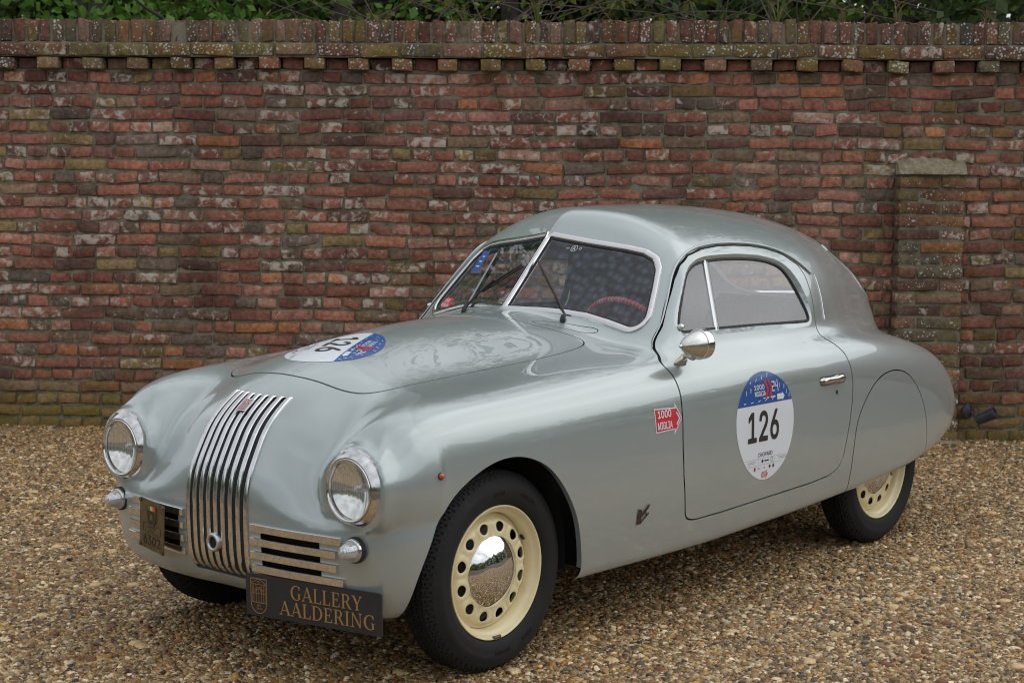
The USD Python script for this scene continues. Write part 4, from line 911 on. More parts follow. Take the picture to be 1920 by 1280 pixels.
# doors
lin = [x for x in halves(doorM)]
wins = [x for x in halves(winM)]
for sg, dm, wm in ((1, lin[0], wins[0]), (-1, lin[1], wins[1])):
    d = skin(car, "door", dm, label="near door with race number, mirror and handle" if sg > 0 else "far door")
    sw = sdf(SIDEWIN, wm[0][:, [0, 2]])
    _, rim, _ = clip(wm, sw + .021)
    o_ = on_side(SIDEWIN[:, 0], SIDEWIN[:, 1]); cf = np.linalg.lstsq(np.c_[np.ones(len(o_)), o_[:, 0], o_[:, 2]], o_[:, 1], rcond=None)[0]
    pn = np.array([-cf[1], 1, -cf[2]]); pn /= np.linalg.norm(pn)
    gy_ = lambda x, z: cf[0] + cf[1] * x + cf[2] * z - .013
    sr = -sdf(SIDEWIN, rim[0][:, [0, 2]]); tt = np.clip(sr / .019, 0, 1) ** 1.25
    rp = rim[0].copy(); rp[:, 1] = rp[:, 1] * (1 - tt) + sg * (gy_(rp[:, 0], rp[:, 2]) - .002) * tt
    cp(d, "window_reveal", (rp, rim[1]), paint, 60)
    to = lambda q, h, sg=sg: np.c_[q[:, 0], gy_(q[:, 0], q[:, 1]), q[:, 1]] * [1, sg, 1] + h * pn * [1, sg, 1]
    V, F = flat(shapely.Polygon(SIDEWIN).buffer(-.017)); cp(d, "window_glass", (to(V[:, :2], -.002), F if sg < 0 else F), side_glass)
    inner = np.asarray(shapely.Polygon(SIDEWIN).buffer(-.0195).segmentize(.012).exterior.coords)[:-1]
    cp(d, "window_channel", ring(inner, to, [(.005, -.003), (.003, .003), (-.0045, .0035), (-.0055, .001), (-.0055, -.006), (.005, -.006)]), black_rubber, 40)
    q = np.linspace(0, 1, 10); pp = to(np.c_[1.333 + (1.254 - 1.333) * q, 1.206 + (.964 - 1.206) * q], 0)
    nn_ = np.tile(pn * [1, sg, 1], (10, 1)); tan = np.tile((pp[-1] - pp[0]) / np.linalg.norm(pp[-1] - pp[0]), (10, 1)); sd = np.cross(tan, nn_)
    cp(d, "window_divider", strip(pp, sd, nn_, [(-.013, -.006), (-.013, .002), (-.004, .006), (-.002, .002), (.003, .002), (.005, .005), (.013, .002), (.013, -.006)]), satin, 30)
    # drip rail above the door
    tp = curve([(.905, .925), (.990, 1.002), (1.060, 1.083), (1.122, 1.157), (1.172, 1.204), (1.233, 1.237), (1.334, 1.256), (1.448, 1.263), (1.551, 1.262), (1.66, 1.256), (1.757, 1.243), (1.849, 1.220), (1.917, 1.186), (1.960, 1.155), (1.990, 1.130)], 60)
    cp(car, "drip_rail", tube(on_side(tp[:, 0], tp[:, 1], .004, sg), np.interp(np.arange(60), [0, 14, 54, 59], [.0015, .0052, .0055, .003]), 8), paint, True)
    kn = on_side(np.array([1.036]), np.array([.993]), 0, sg)[0]
    cp(d, "window_knob", (lambda v: (v[0] * [1, sg, 1] + kn, v[1]))(lathe([(0, .016), (.008, .014), (.012, .008), (.011, 0), (.008, -.004), (.0, -.004)], 20)), bright, True)
    # handle
    hx = np.linspace(1.774, 1.927, 14); hc = on_side(hx, np.full(14, .7435), .0, sg)
    nn2 = grad(hc * [1, sg, 1]) * [1, sg, 1]; nn2 /= np.linalg.norm(nn2, axis=1, keepdims=True)
    wd = np.array([.004, .010, .0125, .0120, .0110, .0102, .010, .010, .0105, .0115, .0135, .0150, .0135, .004])
    hn = cp(d, "door_handle", (lambda V: (V, tube(np.zeros((14, 3)) + np.arange(14)[:, None], .01, 12)[1]))(
        np.vstack([np.concatenate([hc[i] + wd[i] * math.cos(a) * np.array([0, 0, 1]) + (.009 + .007 * math.sin(a)) * nn2[i] for a in np.linspace(0, 2 * np.pi, 12, endpoint=False)]).reshape(-1, 3) for i in range(14)] + [hc[:1], hc[-1:]])), chrome, 60)
    cp(hn, "escutcheon", drape(shapely.LineString([(1.772, .7435), (1.929, .7435)]).buffer(.017), lambda x, z: on_side(x, z, .0015, sg)), bright)
    cp(d, "keyhole", drape(shapely.Point(1.876, .694).buffer(.008), lambda x, z: on_side(x, z, .0012, sg)), ink)
for n_, sp in enumerate(halves(spatM)):
    spp = skin(car, "wheel_spat", sp)
skin_rw = cp(car, "rear_window", (off(rwp, -.006)[0], rwp[1]), clear_glass, False, rwp[2])
rwo = np.asarray(shapely.Polygon(RW).segmentize(.02).exterior.coords)[:-1]
def on_rear(y, z, out=0.0):
    lo, hi = np.full(len(y), 1.6), np.full(len(y), 3.6)
    for _ in range(26):
        m = (lo + hi) / 2; ins = field(m, y, z) < 0; lo, hi = np.where(ins, m, lo), np.where(ins, hi, m)
    p = np.stack([hi, y, z], -1); g = grad(p); return p + out * g / np.linalg.norm(g, axis=1, keepdims=True)
cp(skin_rw, "surround", ring(rwo, lambda q, h: on_rear(q[:, 0], q[:, 1], h), [(-.012, -.01), (-.012, .004), (.010, .004), (.010, -.01)]), chrome, 40)

# cabin lining: the greenhouse seen from inside
PL, FL, NL = M
sel = (PL[FL][:, :, 2].min(1) > .80) & (PL[FL][:, :, 0].min(1) > .86) & (PL[FL][:, :, 0].max(1) < 3.1)
L = compact(PL, FL[sel], NL); cp(car, "cabin_lining", (L[0] - .02 * L[2], L[1][:, ::-1]), lining, False, -L[2])
for dm in lin:
    sel = dm[0][dm[1]][:, :, 2].min(1) > .5; L = compact(dm[0], dm[1][sel], dm[2]); cp(car, "door_lining", (L[0] - .03 * L[2], L[1][:, ::-1]), lining, False, -L[2])
# dashboard, seats, shelf
g = shapely.Polygon([(.93, .55), (.93, .90), (1.0, .935), (1.08, .92), (1.11, .87), (1.09, .76), (1.06, .55)]).buffer(-.01).buffer(.01)
V, F = solid(g, .98); dash = np.c_[V[:, 0], V[:, 2] - .49, V[:, 1]]
cp(car, "dashboard", (dash, F[:, ::-1]), plain("grey_dash_paint", (.10, .115, .115), .45), 40)
def seat(yc):
    g = group_part(car, "seat")
    prof = curve([(1.46, .58), (1.62, .50), (1.80, .48), (1.90, .52)], 16)
    def pad(x0, z0, x1, z1, th, wd, nch):
        u = np.linspace(-1, 1, 8 * nch + 1); t = np.linspace(0, 1, 14)
        U, T_ = np.meshgrid(u, t, indexing="ij")
        ch = np.abs(np.sin((U + 1) / 2 * np.pi * nch)) ** .5
        bulge = th * (1 - np.abs(U) ** 6) ** .5 * (1 - (2 * T_ - 1) ** 8) ** .5 * (.78 + .22 * ch)
        d = np.array([x1 - x0, 0, z1 - z0]); L_ = np.linalg.norm(d); d /= L_; nrm = np.array([-d[2], 0, d[0]])
        w = wd * (1 - .25 * np.clip(T_ - .6, 0, 1) ** 2 * 4 * (d[2] > .5))
        Pp = np.array([x0, yc, z0]) + T_[..., None] * d * L_ + (U * w)[..., None] * [0, 1, 0] + bulge[..., None] * nrm
        n2 = len(t); i, j = np.meshgrid(np.arange(len(u) - 1), np.arange(n2 - 1), indexing="ij"); a = (i * n2 + j).ravel()
        Q = np.stack([a, a + 1, a + n2 + 1, a + n2], 1); back = Pp - .05 * nrm
        V = np.vstack([Pp.reshape(-1, 3), (Pp - (bulge + .03)[..., None] * nrm).reshape(-1, 3)]); k = Pp.shape[0] * Pp.shape[1]
        Fq = np.vstack([Q[:, [0, 1, 2]], Q[:, [0, 2, 3]]]); return V, np.vstack([Fq, (Fq + k)[:, ::-1]])
    cp(g, "cushion", pad(1.40, .50, 1.86, .46, .09, .235, 6), leather, True)
    cp(g, "backrest", pad(1.86, .48, 2.02, 1.03, .09, .235, 6), leather, True)
seat(.30); seat(-.30)
cp(car, "parcel_shelf", box((2.15, -.48, .72), (2.9, .48, .74)), lining)
cp(car, "rear_bulkhead", box((2.12, -.58, .28), (2.15, .58, .80)), lining)
# steering wheel
sc, tilt = np.array([1.115, .33, .895]), math.radians(27)
e1, e2 = np.array([0, 1, 0.]), np.array([-math.sin(tilt), 0, math.cos(tilt)]); ax_ = np.cross(e1, e2)
a = np.linspace(0, 2 * np.pi, 96, endpoint=False)
stw = group_part(car, "steering_wheel", label="red and white banded steering wheel")
rimp = sc + .200 * (np.cos(a)[:, None] * e1 + np.sin(a)[:, None] * e2)
cp(stw, "rim", tube(rimp, .0105 + .0009 * np.sin(a * 96 / 2 * 2), 10, True), wheel_red, True)
band = [tube(sc + .200 * (np.cos(q)[:, None] * e1 + np.sin(q)[:, None] * e2), .0116, 8) for q in (np.array([k - .012, k, k + .012]) for k in np.linspace(0, 2 * np.pi, 84, endpoint=False))]
cp(stw, "finger_grips", cat(band), plain("pink_grip", (.42, .16, .18), .4), True)
for k in (np.pi / 2 + 2.1, np.pi / 2 - 2.1, np.pi / 2 + np.pi):
    dv = math.cos(k) * e1 + math.sin(k) * e2; cp(stw, "spoke", tube([sc + .03 * dv - .02 * ax_, sc + .1 * dv - .012 * ax_, sc + .196 * dv], .005, 6), bright, True)
cp(stw, "hub", tube([sc - .03 * ax_, sc + .0 * ax_], .035, 20), black_plastic, True)
cp(stw, "column", tube([sc - .02 * ax_, sc + np.array([-.32, 0, -.18])], .018, 10), black_plastic, True)
# inside mirror behind the windscreen
cp(car, "inside_mirror", box((1.05, -.075, 1.20), (1.065, .075, 1.245), .008), black_plastic)

# ------------------------------------------------------------------ wheels
iron = plain("iron_brake_drum", (.15, .15, .155), .6, .3)
def wheel(x, y, sg, steer=0.0):
    w = group_part(car, "wheel")
    def P_(v):
        V = np.array(v[0]); V[:, 1] *= sg; F = np.array(v[1]); F = F if sg > 0 else F[:, ::-1]
        return V + [x, y * sg, .315], F
    # y: outwards, 0 = rim lip
    c = -.060
    prof = [(.2072, -.010), (.2090, -.001), (.214, .005), (.225, .012), (.240, .0165), (.256, .0165), (.262, .0175), (.272, .0135), (.284, .007), (.291, .003)]
    tread = [(.2985, -.004), (.3045, -.011), (.3075, -.017)] + [(.3130 - .0020 * ((k - 8) / 8) ** 2, -.020 - .005 * k) for k in range(17)] + [(.3075, -.103), (.3045, -.109), (.2985, -.116)]
    prof2 = [(.291, -.123), (.272, -.1335), (.240, -.1365), (.214, -.124), (.196, -.120)]
    pr = np.array(prof + tread + prof2); n = 432
    th = np.linspace(0, 2 * np.pi, n, endpoint=False); R = np.repeat(pr[:, :1], n, 1); A = np.repeat(pr[:, 1:], n, 1)
    ii = np.arange(len(pr))[:, None]; k0 = len(prof); tr_ = (ii >= k0) & (ii < k0 + len(tread)); lat = ii - k0 - 11
    ph = th[None] * 72 / (2 * np.pi)
    zig = (ph + .30 * ((ii % 2) * 2 - 1)) % 1.0
    g1 = ((np.abs(lat) == 6) | (np.abs(lat) == 2)) & tr_
    g2 = (np.abs(lat) >= 7) & tr_ & (zig < .26)
    g3 = (np.abs(lat) < 6) & tr_ & (((ph * 2 + .5 * (lat % 2)) % 1.0) < .22)
    R = R - .0062 * (g1 | g2) - .004 * g3
    shoulder = (ii >= k0 - 2) & (ii < k0) & ((ph % 1.0) < .2); R = R - .0015 * shoulder
    V = np.stack([R * np.cos(th), A, R * np.sin(th)], -1).reshape(-1, 3); m = len(pr)
    i, k = np.meshgrid(np.arange(m - 1), np.arange(n), indexing="ij"); l = (k + 1) % n
    a_, b_, c_, d_ = i * n + k, i * n + l, (i + 1) * n + l, (i + 1) * n + k
    F = np.vstack([np.stack([a_, c_, b_], -1).reshape(-1, 3), np.stack([a_, d_, c_], -1).reshape(-1, 3)])
    ty = cp(w, "tyre", P_((V, F)), tyre_m, 35)
    # raised lettering on the sidewall
    if x < 1 and sg > 0:
        out_ = []
        for tx_, ang in (("TUBELESS", -88), ("RADIAL", -60), ("TUBELESS", 60), ("RADIAL", 92)):
            mm = meshkit.text_mesh(tx_, .011, .0012); v = np.array(mm.vertices); wd_ = v[:, 0].max()
            an = math.radians(ang) + (v[:, 0] - wd_ / 2) / .247; rr = .2415 + v[:, 1]
            if ang < 0: rr = .2525 - v[:, 1]; an = math.radians(ang) - (wd_ / 2 - v[:, 0]) / .247
            sgn_ = 1 if ang < 0 else -1
            an = math.radians(ang) + sgn_ * (v[:, 0] - wd_ / 2) / .247
            out_.append((np.c_[rr * np.cos(an), .0166 + v[:, 2], rr * np.sin(an)], np.array(mm.faces)))
        cp(ty, "raised_lettering", P_(cat(out_)), tyre_m)
    # rim well
    rimp_ = [(.2075, -.004), (.2085, .001), (.2065, .0035), (.2030, .0025), (.1995, -.004), (.1965, -.012), (.1900, -.0165), (.1845, -.020), (.1815, -.030), (.1800, -.050), (.1790, -.062)]
    rm = cp(w, "rim", P_((lambda v: (v[0], v[1][:, ::-1]))(lathe(rimp_, 120))), cream, True)
    # disc with twelve holes: grid in (radius, angle), cut along the holes
    nr, na = 46, 336; rr, aa = np.meshgrid(np.linspace(.060, .1785, nr), np.linspace(0, 2 * np.pi, na, endpoint=False), indexing="ij")
    dpt = PchipInterpolator([.05, .085, .100, .112, .128, .150, .160, .166, .172, .1785], [-.016, -.014, -.0145, -.020, -.023, -.026, -.032, -.041, -.046, -.047])
    hole = np.sqrt(((rr - .1425) / (.82 + .35 * (rr < .1425))) ** 2 + ((((aa * 12 / (2 * np.pi)) % 1) - .5) * 2 * np.pi / 12 * .1425 / 1.12) ** 2)
    Y = dpt(rr) + .0045 * np.exp(-((hole - .021) / .010) ** 2) - .0035 * np.exp(-((hole - .004) / .012) ** 2)
    V = np.stack([rr * np.cos(aa), Y, rr * np.sin(aa)], -1).reshape(-1, 3)
    i, k = np.meshgrid(np.arange(nr - 1), np.arange(na), indexing="ij"); l = (k + 1) % na
    a_, b_, c_, d_ = (i * na + k).ravel(), (i * na + l).ravel(), ((i + 1) * na + l).ravel(), ((i + 1) * na + k).ravel()
    F = np.vstack([np.c_[a_, b_, c_], np.c_[a_, c_, d_]])
    m_ = trimesh.Trimesh(V, F, process=False); NV = np.array(m_.vertex_normals); NV *= np.sign(NV[:, 1].sum())
    _, keep, wl_ = clip((V, F, NV), hole.ravel() - .0160, .004)
    kv, kf = P_((keep[0], keep[1])); ds = cp(w, "wheel_disc", (kv, kf), cream, False, keep[2] * [1, sg, 1])
    cp(ds, "hole_edges", P_(wl_), cream)
    hub = [(0, .0165), (.018, .0160), (.040, .0125), (.062, .0065), (.082, -.0035), (.094, -.0115), (.1005, -.0165), (.1020, -.019), (.099, -.020)]
    hub = curve(hub, 40); hub[:, 0] *= 1.10
    cp(w, "hubcap", P_((lambda v: (v[0], v[1][:, ::-1]))(lathe(hub, 96))), bright, True)
    cp(w, "brake_drum", P_((lambda v: (v[0], v[1][:, ::-1]))(lathe([(0, -.062), (.118, -.062), (.158, -.066), (.16, -.12), (0, -.12)], 48))), iron, 30)
    va = math.radians(28)
    cp(w, "valve", P_(tube([(.178 * math.cos(va), -.040, .178 * math.sin(va)), (.168 * math.cos(va), -.022, .168 * math.sin(va))], .0048, 8)), black_rubber, True)
    if x < 1 and sg > 0:
        wa = np.linspace(-1.66, -1.50, 8)
        cp(w, "balance_weight", P_(tube(np.c_[.2015 * np.cos(wa), np.full(8, .001), .2015 * np.sin(wa)], .0055, 8)), steel, True)
for x, y in ((0, .6675), (2.42, .6458)):
    for sg in (1, -1): wheel(x, y, sg)
# ------------------------------------------------------------------ lamps, grille, vents
lens_m = mat("ribbed_lamp_glass", {"tc": ("texture_coordinate", {}), "w": ("wave_texture", {"wave_type": "bands", "bands_direction": "y", "profile": "sine", "scale": 36.0, "distortion": .4, "detail": 1.0, "detail_scale": 4.0}),
    "b": ("bump", {"strength": .6, "distance": .0015}), "t": ("transparent_bsdf", {"color": (.95, .955, .95)}), "g": ("glossy_bsdf", {"roughness": .05}),
    "d": ("diffuse_bsdf", {"color": (.7, .71, .70)}), "r": ("map_range", {"to_min": .01, "to_max": .09}), "m0": ("mix_closure", {}), "m": ("mix_closure", {"fac": .09})},
    [("tc.object", "w.vector"), ("w.fac", "b.height"), ("b.normal", "g.normal"), ("w.fac", "r.value"), ("r.result", "m0.fac"), ("t.BSDF", "m0.closure1"), ("d.BSDF", "m0.closure2"), ("m0.closure", "m.closure1"), ("g.BSDF", "m.closure2")], surface="m.closure")
lamp_lens = mat("clear_lamp_lens", {"p": ("principled_bsdf", {"base_color": (.55, .56, .57), "roughness": .06, "metallic": .55, "transmission_weight": .0, "coat_weight": 1.0})})
def axis_lathe(prof, n, at, sg):
    """prof (radius, forwards) about the car's length"""
    V, F = lathe([(r, -f) for r, f in prof], n, "x"); return V + np.array(at) * [1, sg, 1], F[:, ::-1]
for sg in (1, -1):
    hl = group_part(car, "headlight"); at = (-.478, .540, .624)
    cp(hl, "bezel", axis_lathe(curve([(.1235, -.034), (.1222, -.006), (.1185, .0), (.1145, .0035), (.106, .016), (.099, .0245), (.0955, .0275), (.0935, .0265), (.0925, .0235)], 50), 96, at, sg), chrome, True)
    cp(hl, "rim", axis_lathe(curve([(.0928, .018), (.0925, .027), (.0905, .0305), (.0875, .0295), (.0850, .0255), (.0842, .015)], 26), 96, at, sg), bright, True)
    cp(hl, "gasket", axis_lathe([(.0935, .0262), (.0925, .0268), (.092, .02)], 96, at, sg), black_rubber, True)
    V, F = axis_lathe([(r_, .0235 + .010 * (1 - (r_ / .085) ** 2)) for r_ in np.linspace(.0005, .0848, 26)], 96, at, sg)
    cp(hl, "lens", (V, F), lens_m, True)
    cp(hl, "reflector", axis_lathe([(r_, .012 - .032 * (1 - (r_ / .0845) ** 2)) for r_ in np.linspace(.004, .0845, 22)], 64, at, sg)[0:2], silver_in, True)
    cp(hl, "bulb", axis_lathe([(0, .004), (.008, .001), (.010, -.006), (.008, -.03)], 20, at, sg), lamp_lens, True)
    cp(hl, "clamp_screw", axis_lathe([(0, .009), (.004, .009), (.0045, .004), (.0045, -.01)], 12, (at[0], at[1], at[2] - .119), sg), steel, 40)
    il = group_part(car, "front_lamp"); at2 = (-.4985, .556, .451)
    steps = []
    for k in range(7):
        f0 = .010 + k * .0058; r0 = .0285 * math.sqrt(max(0, 1 - (k / 7.3) ** 1.7)); steps += [(r0, f0), (r0 - .0016, f0 + .0042)]
    cp(il, "lens", axis_lathe([(.0285, .002)] + steps + [(.004, .0525), (0, .0535)], 40, at2, sg), lamp_lens, 30)
    cp(il, "ring", axis_lathe(curve([(.0345, -.006), (.035, .003), (.0325, .0095), (.0290, .0105), (.0285, .006)], 14), 40, at2, sg), chrome, True)
    cp(il, "gasket", axis_lathe([(.0385, -.012), (.0385, .0), (.034, .0015)], 40, at2, sg), black_rubber, 40)
    # four slats over the vent
    vg = group_part(car, "front_vent")
    for k in range(4):
        zc = .4685 - .0415 * k; ys = np.linspace(.158, .508 - (0 if k not in (1, 2) else .020), 22)
        zz = np.full(22, zc) ; c = on_front(ys, zz, .0); nn_ = np.tile([-1, 0, 0.], (22, 1)); upv = np.tile([0, 0, 1.], (22, 1)); nn_[:, 1] = .08
        xs = c[:, 0]; xs = np.polyval(np.polyfit(ys, xs, 3), ys); c[:, 0] = xs
        V, F = strip(c, upv, nn_, [(-.0118, -.02), (-.0118, .0085), (-.0104, .0105), (.0104, .0105), (.0118, .0085), (.0118, -.02)])
        V[:, 1] *= sg; cp(vg, "slat", (V, F if sg < 0 else F[:, ::-1]), chrome)
gr = group_part(car, "grille", label="chrome waterfall grille of nine upright bars")
cp(gr, "backing_panel", (off(grM, -.011)[0], grM[1]), slate, False, grM[2])
cp(gr, "opening_edge", g_edge, slate)
def bar_path(y0, n=70):
    zz = np.r_[np.linspace(.288, .66, 30), .66 + (.839 - .66) * (1 - (1 - np.linspace(0, 1, 42)[1:]) ** 1.35)]
    y = y0 * GRW(zz)
    c = on_front(y, zz, 0.0); return c
for k in range(9):
    y0 = -.1365 + k * .034125; c = bar_path(y0)
    g_ = grad(c); g_[:, 1] *= .3; nn_ = g_ / np.linalg.norm(g_, axis=1, keepdims=True); tan = np.gradient(c, axis=0); tan /= np.linalg.norm(tan, axis=1, keepdims=True); sd = np.cross(tan, nn_)
    hw_ = .0088
    lift = np.full(len(c), .0); lift[:4] = [-.02, -.010, -.004, -.001]; lift[-4:] = [-.001, -.002, -.005, -.009]
    V, F = strip(c + lift[:, None] * nn_, sd, nn_, [(-hw_, -.010), (-hw_, .0035), (-.0070, .0068), (-.0025, .0086), (.0025, .0086), (.0070, .0068), (hw_, .0035), (hw_, -.010)])
    cp(gr, "grille_bar", (V, F), chrome, 25)
cr = on_front(np.array([0.]), np.array([.400]), .009)[0]
cp(gr, "crank_hole_ring", axis_lathe(curve([(.0175, -.012), (.0175, .007), (.0200, .0120), (.0250, .0130), (.0290, .009), (.0296, -.004)], 24), 48, cr, 1), satin, True)
cp(gr, "crank_hole", axis_lathe([(0, .0048), (.0182, .0048)], 32, cr, 1), dark_void)
# red enamel badge at the head of the grille
bc = on_front(np.array([0., 0.]), np.array([.800, .826]), .014); b0 = bc[0]; tv = bc[1] - bc[0]; tv /= np.linalg.norm(tv); nv = np.cross(tv, [0, 1, 0]); nv = nv if nv[0] < 0 else -nv; sv = np.array([0, -1., 0])
def on_badge(g, d0, d1):
    V, F = solid(g, d1 - d0); return b0 + V[:, :1] * sv + V[:, 1:2] * tv + (V[:, 2:] + d0) * nv, F
bdg = group_part(gr, "badge") if False else None
cp(gr, "badge", on_badge(centred(shapely.box(0, 0, .040, .052).buffer(-.002).buffer(.002), 0, 0), -.004, .002), bright, 30)
cp(gr, "badge_enamel", on_badge(centred(shapely.box(0, 0, .033, .044), 0, 0), .002, .0026), red_enamel)
cp(gr, "badge_lines", on_badge(shapely.union_all([shapely.box(-.0150 + k * .0043, -.020, -.0136 + k * .0043, .004) for k in range(8)] + [centred(text_shape("FIAT", .0125, True, .85), 0, .012)]), .0026, .003), bright)

# ------------------------------------------------------------------ plates on the front
def board(at, u, v, shape, d0, d1, su=1.0):
    """extruded flat shape on the board at `at` with axes u (across, reading direction) and v (up)"""
    u, v = np.array(u, float), np.array(v, float); u /= np.linalg.norm(u); v -= u * (u @ v); v /= np.linalg.norm(v); n = np.cross(v, u)
    n = n if n[0] < 0 else -n
    V, F = solid(shape, d1 - d0); return np.array(at) + su * V[:, :1] * u + V[:, 1:2] * v + (V[:, 2:] + d0) * n, F
# serif capitals for the sign
def _arc(cx, cy, rx, ry, a0, a1, n=40): t = np.radians(np.linspace(a0, a1, n)); return np.c_[cx + rx * np.cos(t), cy + ry * np.sin(t)]
def _band(o, i): return shapely.Polygon(np.vstack([o, i[::-1]])).buffer(0)
def _sf(x, y, w=.30, h=.045, up=True):
    s = 1 if up else -1; return shapely.Polygon([(x - w / 2, y), (x + w / 2, y), (x + w / 2, y + s * h * .5), (x + .075, y + s * h * 1.0), (x + .062, y + s * h * 2.2), (x - .062, y + s * h * 2.2), (x - .075, y + s * h * 1.0), (x - w / 2, y + s * h * .5)])
B = shapely.box; U = shapely.union_all
def glyph(c):
    if c == "L": return U([B(.10, 0, .23, 1), _sf(.165, 0, .33), _sf(.165, 1, .33, up=False), shapely.Polygon([(.2, 0), (.60, 0), (.64, .26), (.60, .26), (.52, .055), (.2, .055)])]), .66
    if c == "E": return U([B(.10, 0, .23, 1), _sf(.165, 0, .33), _sf(.165, 1, .33, up=False), shapely.Polygon([(.2, 0), (.61, 0), (.65, .25), (.61, .25), (.54, .055), (.2, .055)]), shapely.Polygon([(.2, 1), (.58, 1), (.60, .77), (.565, .77), (.51, .945), (.2, .945)]), B(.2, .48, .46, .535), B(.43, .38, .47, .63)]), .70
    if c == "A": return U([shapely.Polygon([(.385, 1.02), (.45, 1.02), (.80, 0), (.655, 0), (.375, .84), (.12, 0), (.065, 0)]), B(.21, .30, .60, .355), _sf(.085, 0, .26, .04), _sf(.725, 0, .32, .04)]), .83
    if c == "D": return U([B(.10, 0, .23, 1), _sf(.165, 0, .33), _sf(.165, 1, .33, up=False), _band(np.vstack([[(.2, 1)], _arc(.34, .5, .47, .5, 90, -90), [(.2, 0)]]), np.vstack([[(.2, .945)], _arc(.34, .5, .33, .445, 90, -90), [(.2, .055)]]))]), .86
    if c == "R": return U([B(.10, 0, .23, 1), _sf(.165, 0, .33), _sf(.165, 1, .33, up=False), _band(np.vstack([[(.2, 1)], _arc(.36, .74, .27, .26, 90, -90), [(.2, .48)]]), np.vstack([[(.2, .945)], _arc(.35, .735, .145, .208, 90, -90), [(.2, .527)]])), shapely.Polygon([(.33, .50), (.46, .52), (.71, .06), (.80, .03), (.80, 0), (.62, 0)])]), .78
    if c == "Y": return U([shapely.Polygon([(.02, 1), (.19, 1), (.43, .50), (.43, .42), (.32, .42)]), shapely.Polygon([(.70, 1), (.64, 1), (.41, .52), (.43, .44), (.46, .46)]), B(.315, 0, .445, .48), _sf(.38, 0, .33), _sf(.115, 1, .29, .04, False), _sf(.655, 1, .24, .04, False)]), .74
    if c == "I": return U([B(.10, 0, .23, 1), _sf(.165, 0, .33), _sf(.165, 1, .33, up=False)]), .36
    if c == "N": return U([B(.13, 0, .185, 1), B(.70, 0, .755, 1), shapely.Polygon([(.06, 1), (.21, 1), (.755, .12), (.755, -.02), (.70, -.02), (.14, .93)]), _sf(.155, 0, .27), _sf(.73, 1, .27, up=False)]), .88
    if c == "G": return U([_band(_arc(.50, .5, .45, .52, 62, 318), _arc(.52, .5, .32, .465, 62, 318)), B(.66, .08, .78, .46), shapely.Polygon([(.57, .46), (.88, .46), (.88, .425), (.57, .425)]), shapely.Polygon([(.68, .98), (.76, .98), (.78, .72), (.74, .72), (.66, .90)])]), .90
def serif(text, h, space=.06):
    x, out = 0, []
    for c in text: g, w = glyph(c); out.append(shapely.affinity.translate(g, x, 0)); x += w + space
    return shapely.affinity.scale(U(out), h, h, origin=(0, 0))
sg_u, sg_v, sg_at = np.array([.086, .515, .004]), np.array([-.02, 0, 1.]), np.array([-.556, .146, .329])      # top left corner as read from the front
sgn = group_part(car, "dealer_plate", label="black dealer plate with gold serif lettering under the near vent")
W_, H_ = .502, .127
plate = shapely.box(.004, -H_ + .004, W_ - .004, -.004).buffer(.004)
cp(sgn, "plate", board(sg_at, sg_u, sg_v, plate, -.006, 0), sign_black, 40)
l1 = serif("GALLERY", .043); l2 = serif("AALDERING", .043)
l1 = centred(shapely.affinity.scale(l1, .262 / (l1.bounds[2] - l1.bounds[0]), 1, origin=(0, 0)), .303, -.0385)
l2 = centred(shapely.affinity.scale(l2, .352 / (l2.bounds[2] - l2.bounds[0]), 1, origin=(0, 0)), .303, -.0895)
cp(sgn, "lettering", board(sg_at, sg_u, sg_v, U([l1, l2]), 0, .0009), gold)
sh = shapely.Polygon(np.vstack([[(-.031, .052), (.031, .052)], _arc(0, -.022, .031, .034, 0, -180)]))
line = lambda pts, w=.0011: shapely.LineString(pts).buffer(w / 2, cap_style="flat")
art = [sh.difference(sh.buffer(-.0020)), line([(-.029, .036), (0, .051), (.029, .036)], .0015), line([(-.029, .034), (.029, .034)]), line([(-.027, -.022), (.027, -.022)], .0014), line([(-.027, .006), (.027, .006)]), line([(-.025, .018), (.025, .018)], .0008)]
for x_ in (-.025, -.019, -.010, .010, .019, .025): art.append(line([(x_, -.022), (x_, .034)], .0011))
art += [_band(_arc(0, .012, .009, .014, 0, 180), _arc(0, .012, .0078, .0128, 0, 180)), line([(0, -.022), (0, .026)], .0008), shapely.Point(0, .041).buffer(.0035).difference(shapely.Point(0, .041).buffer(.0024))]
art += [_band(_arc(sx_, .008, .0042, .008, 0, 180), _arc(sx_, .008, .0034, .0072, 0, 180)) for sx_ in (-.0145, .0145)]
art += [centred(text_shape("EST", .0058), 0, -.031), centred(text_shape("1975", .0058), 0, -.041)]
cp(sgn, "crest", board(sg_at, sg_u, sg_v, shapely.affinity.translate(U(art), .050, -.064), 0, .0009), gold)
# brass number plate on the far vent
npl = group_part(car, "number_plate", label="small brass number plate with crest and digits over the far vent")
n_at, n_u, n_v = np.array([-.556, -.3655, .4925]), np.array([-.020, .129, -.0085]), np.array([.0, -.004, .158])
brd = lambda g, a, b_: board(n_at, n_u, n_v, g, a, b_, 1.2)
shp = shapely.box(.002, -.157, .127, -.002).buffer(.002)
cp(npl, "plate", brd(shp, -.003, 0), brass, 40)
cp(npl, "digits", brd(centred(text_shape("6302", .031, False, .86), .066, -.128), 0, .0012), brass_dark)
cp(npl, "inner_frame", brd(shapely.box(.022, -.100, .108, -.080).buffer(.004).difference(shapely.box(.022, -.100, .108, -.080).buffer(.0028)), 0, .0010), brass_dark)
cp(npl, "small_print", brd(U([centred(shapely.box(0, 0, .040, .004), .065, -.085), centred(shapely.box(0, 0, .018, .004), .065, -.095)]), 0, .0006), brass_dark)
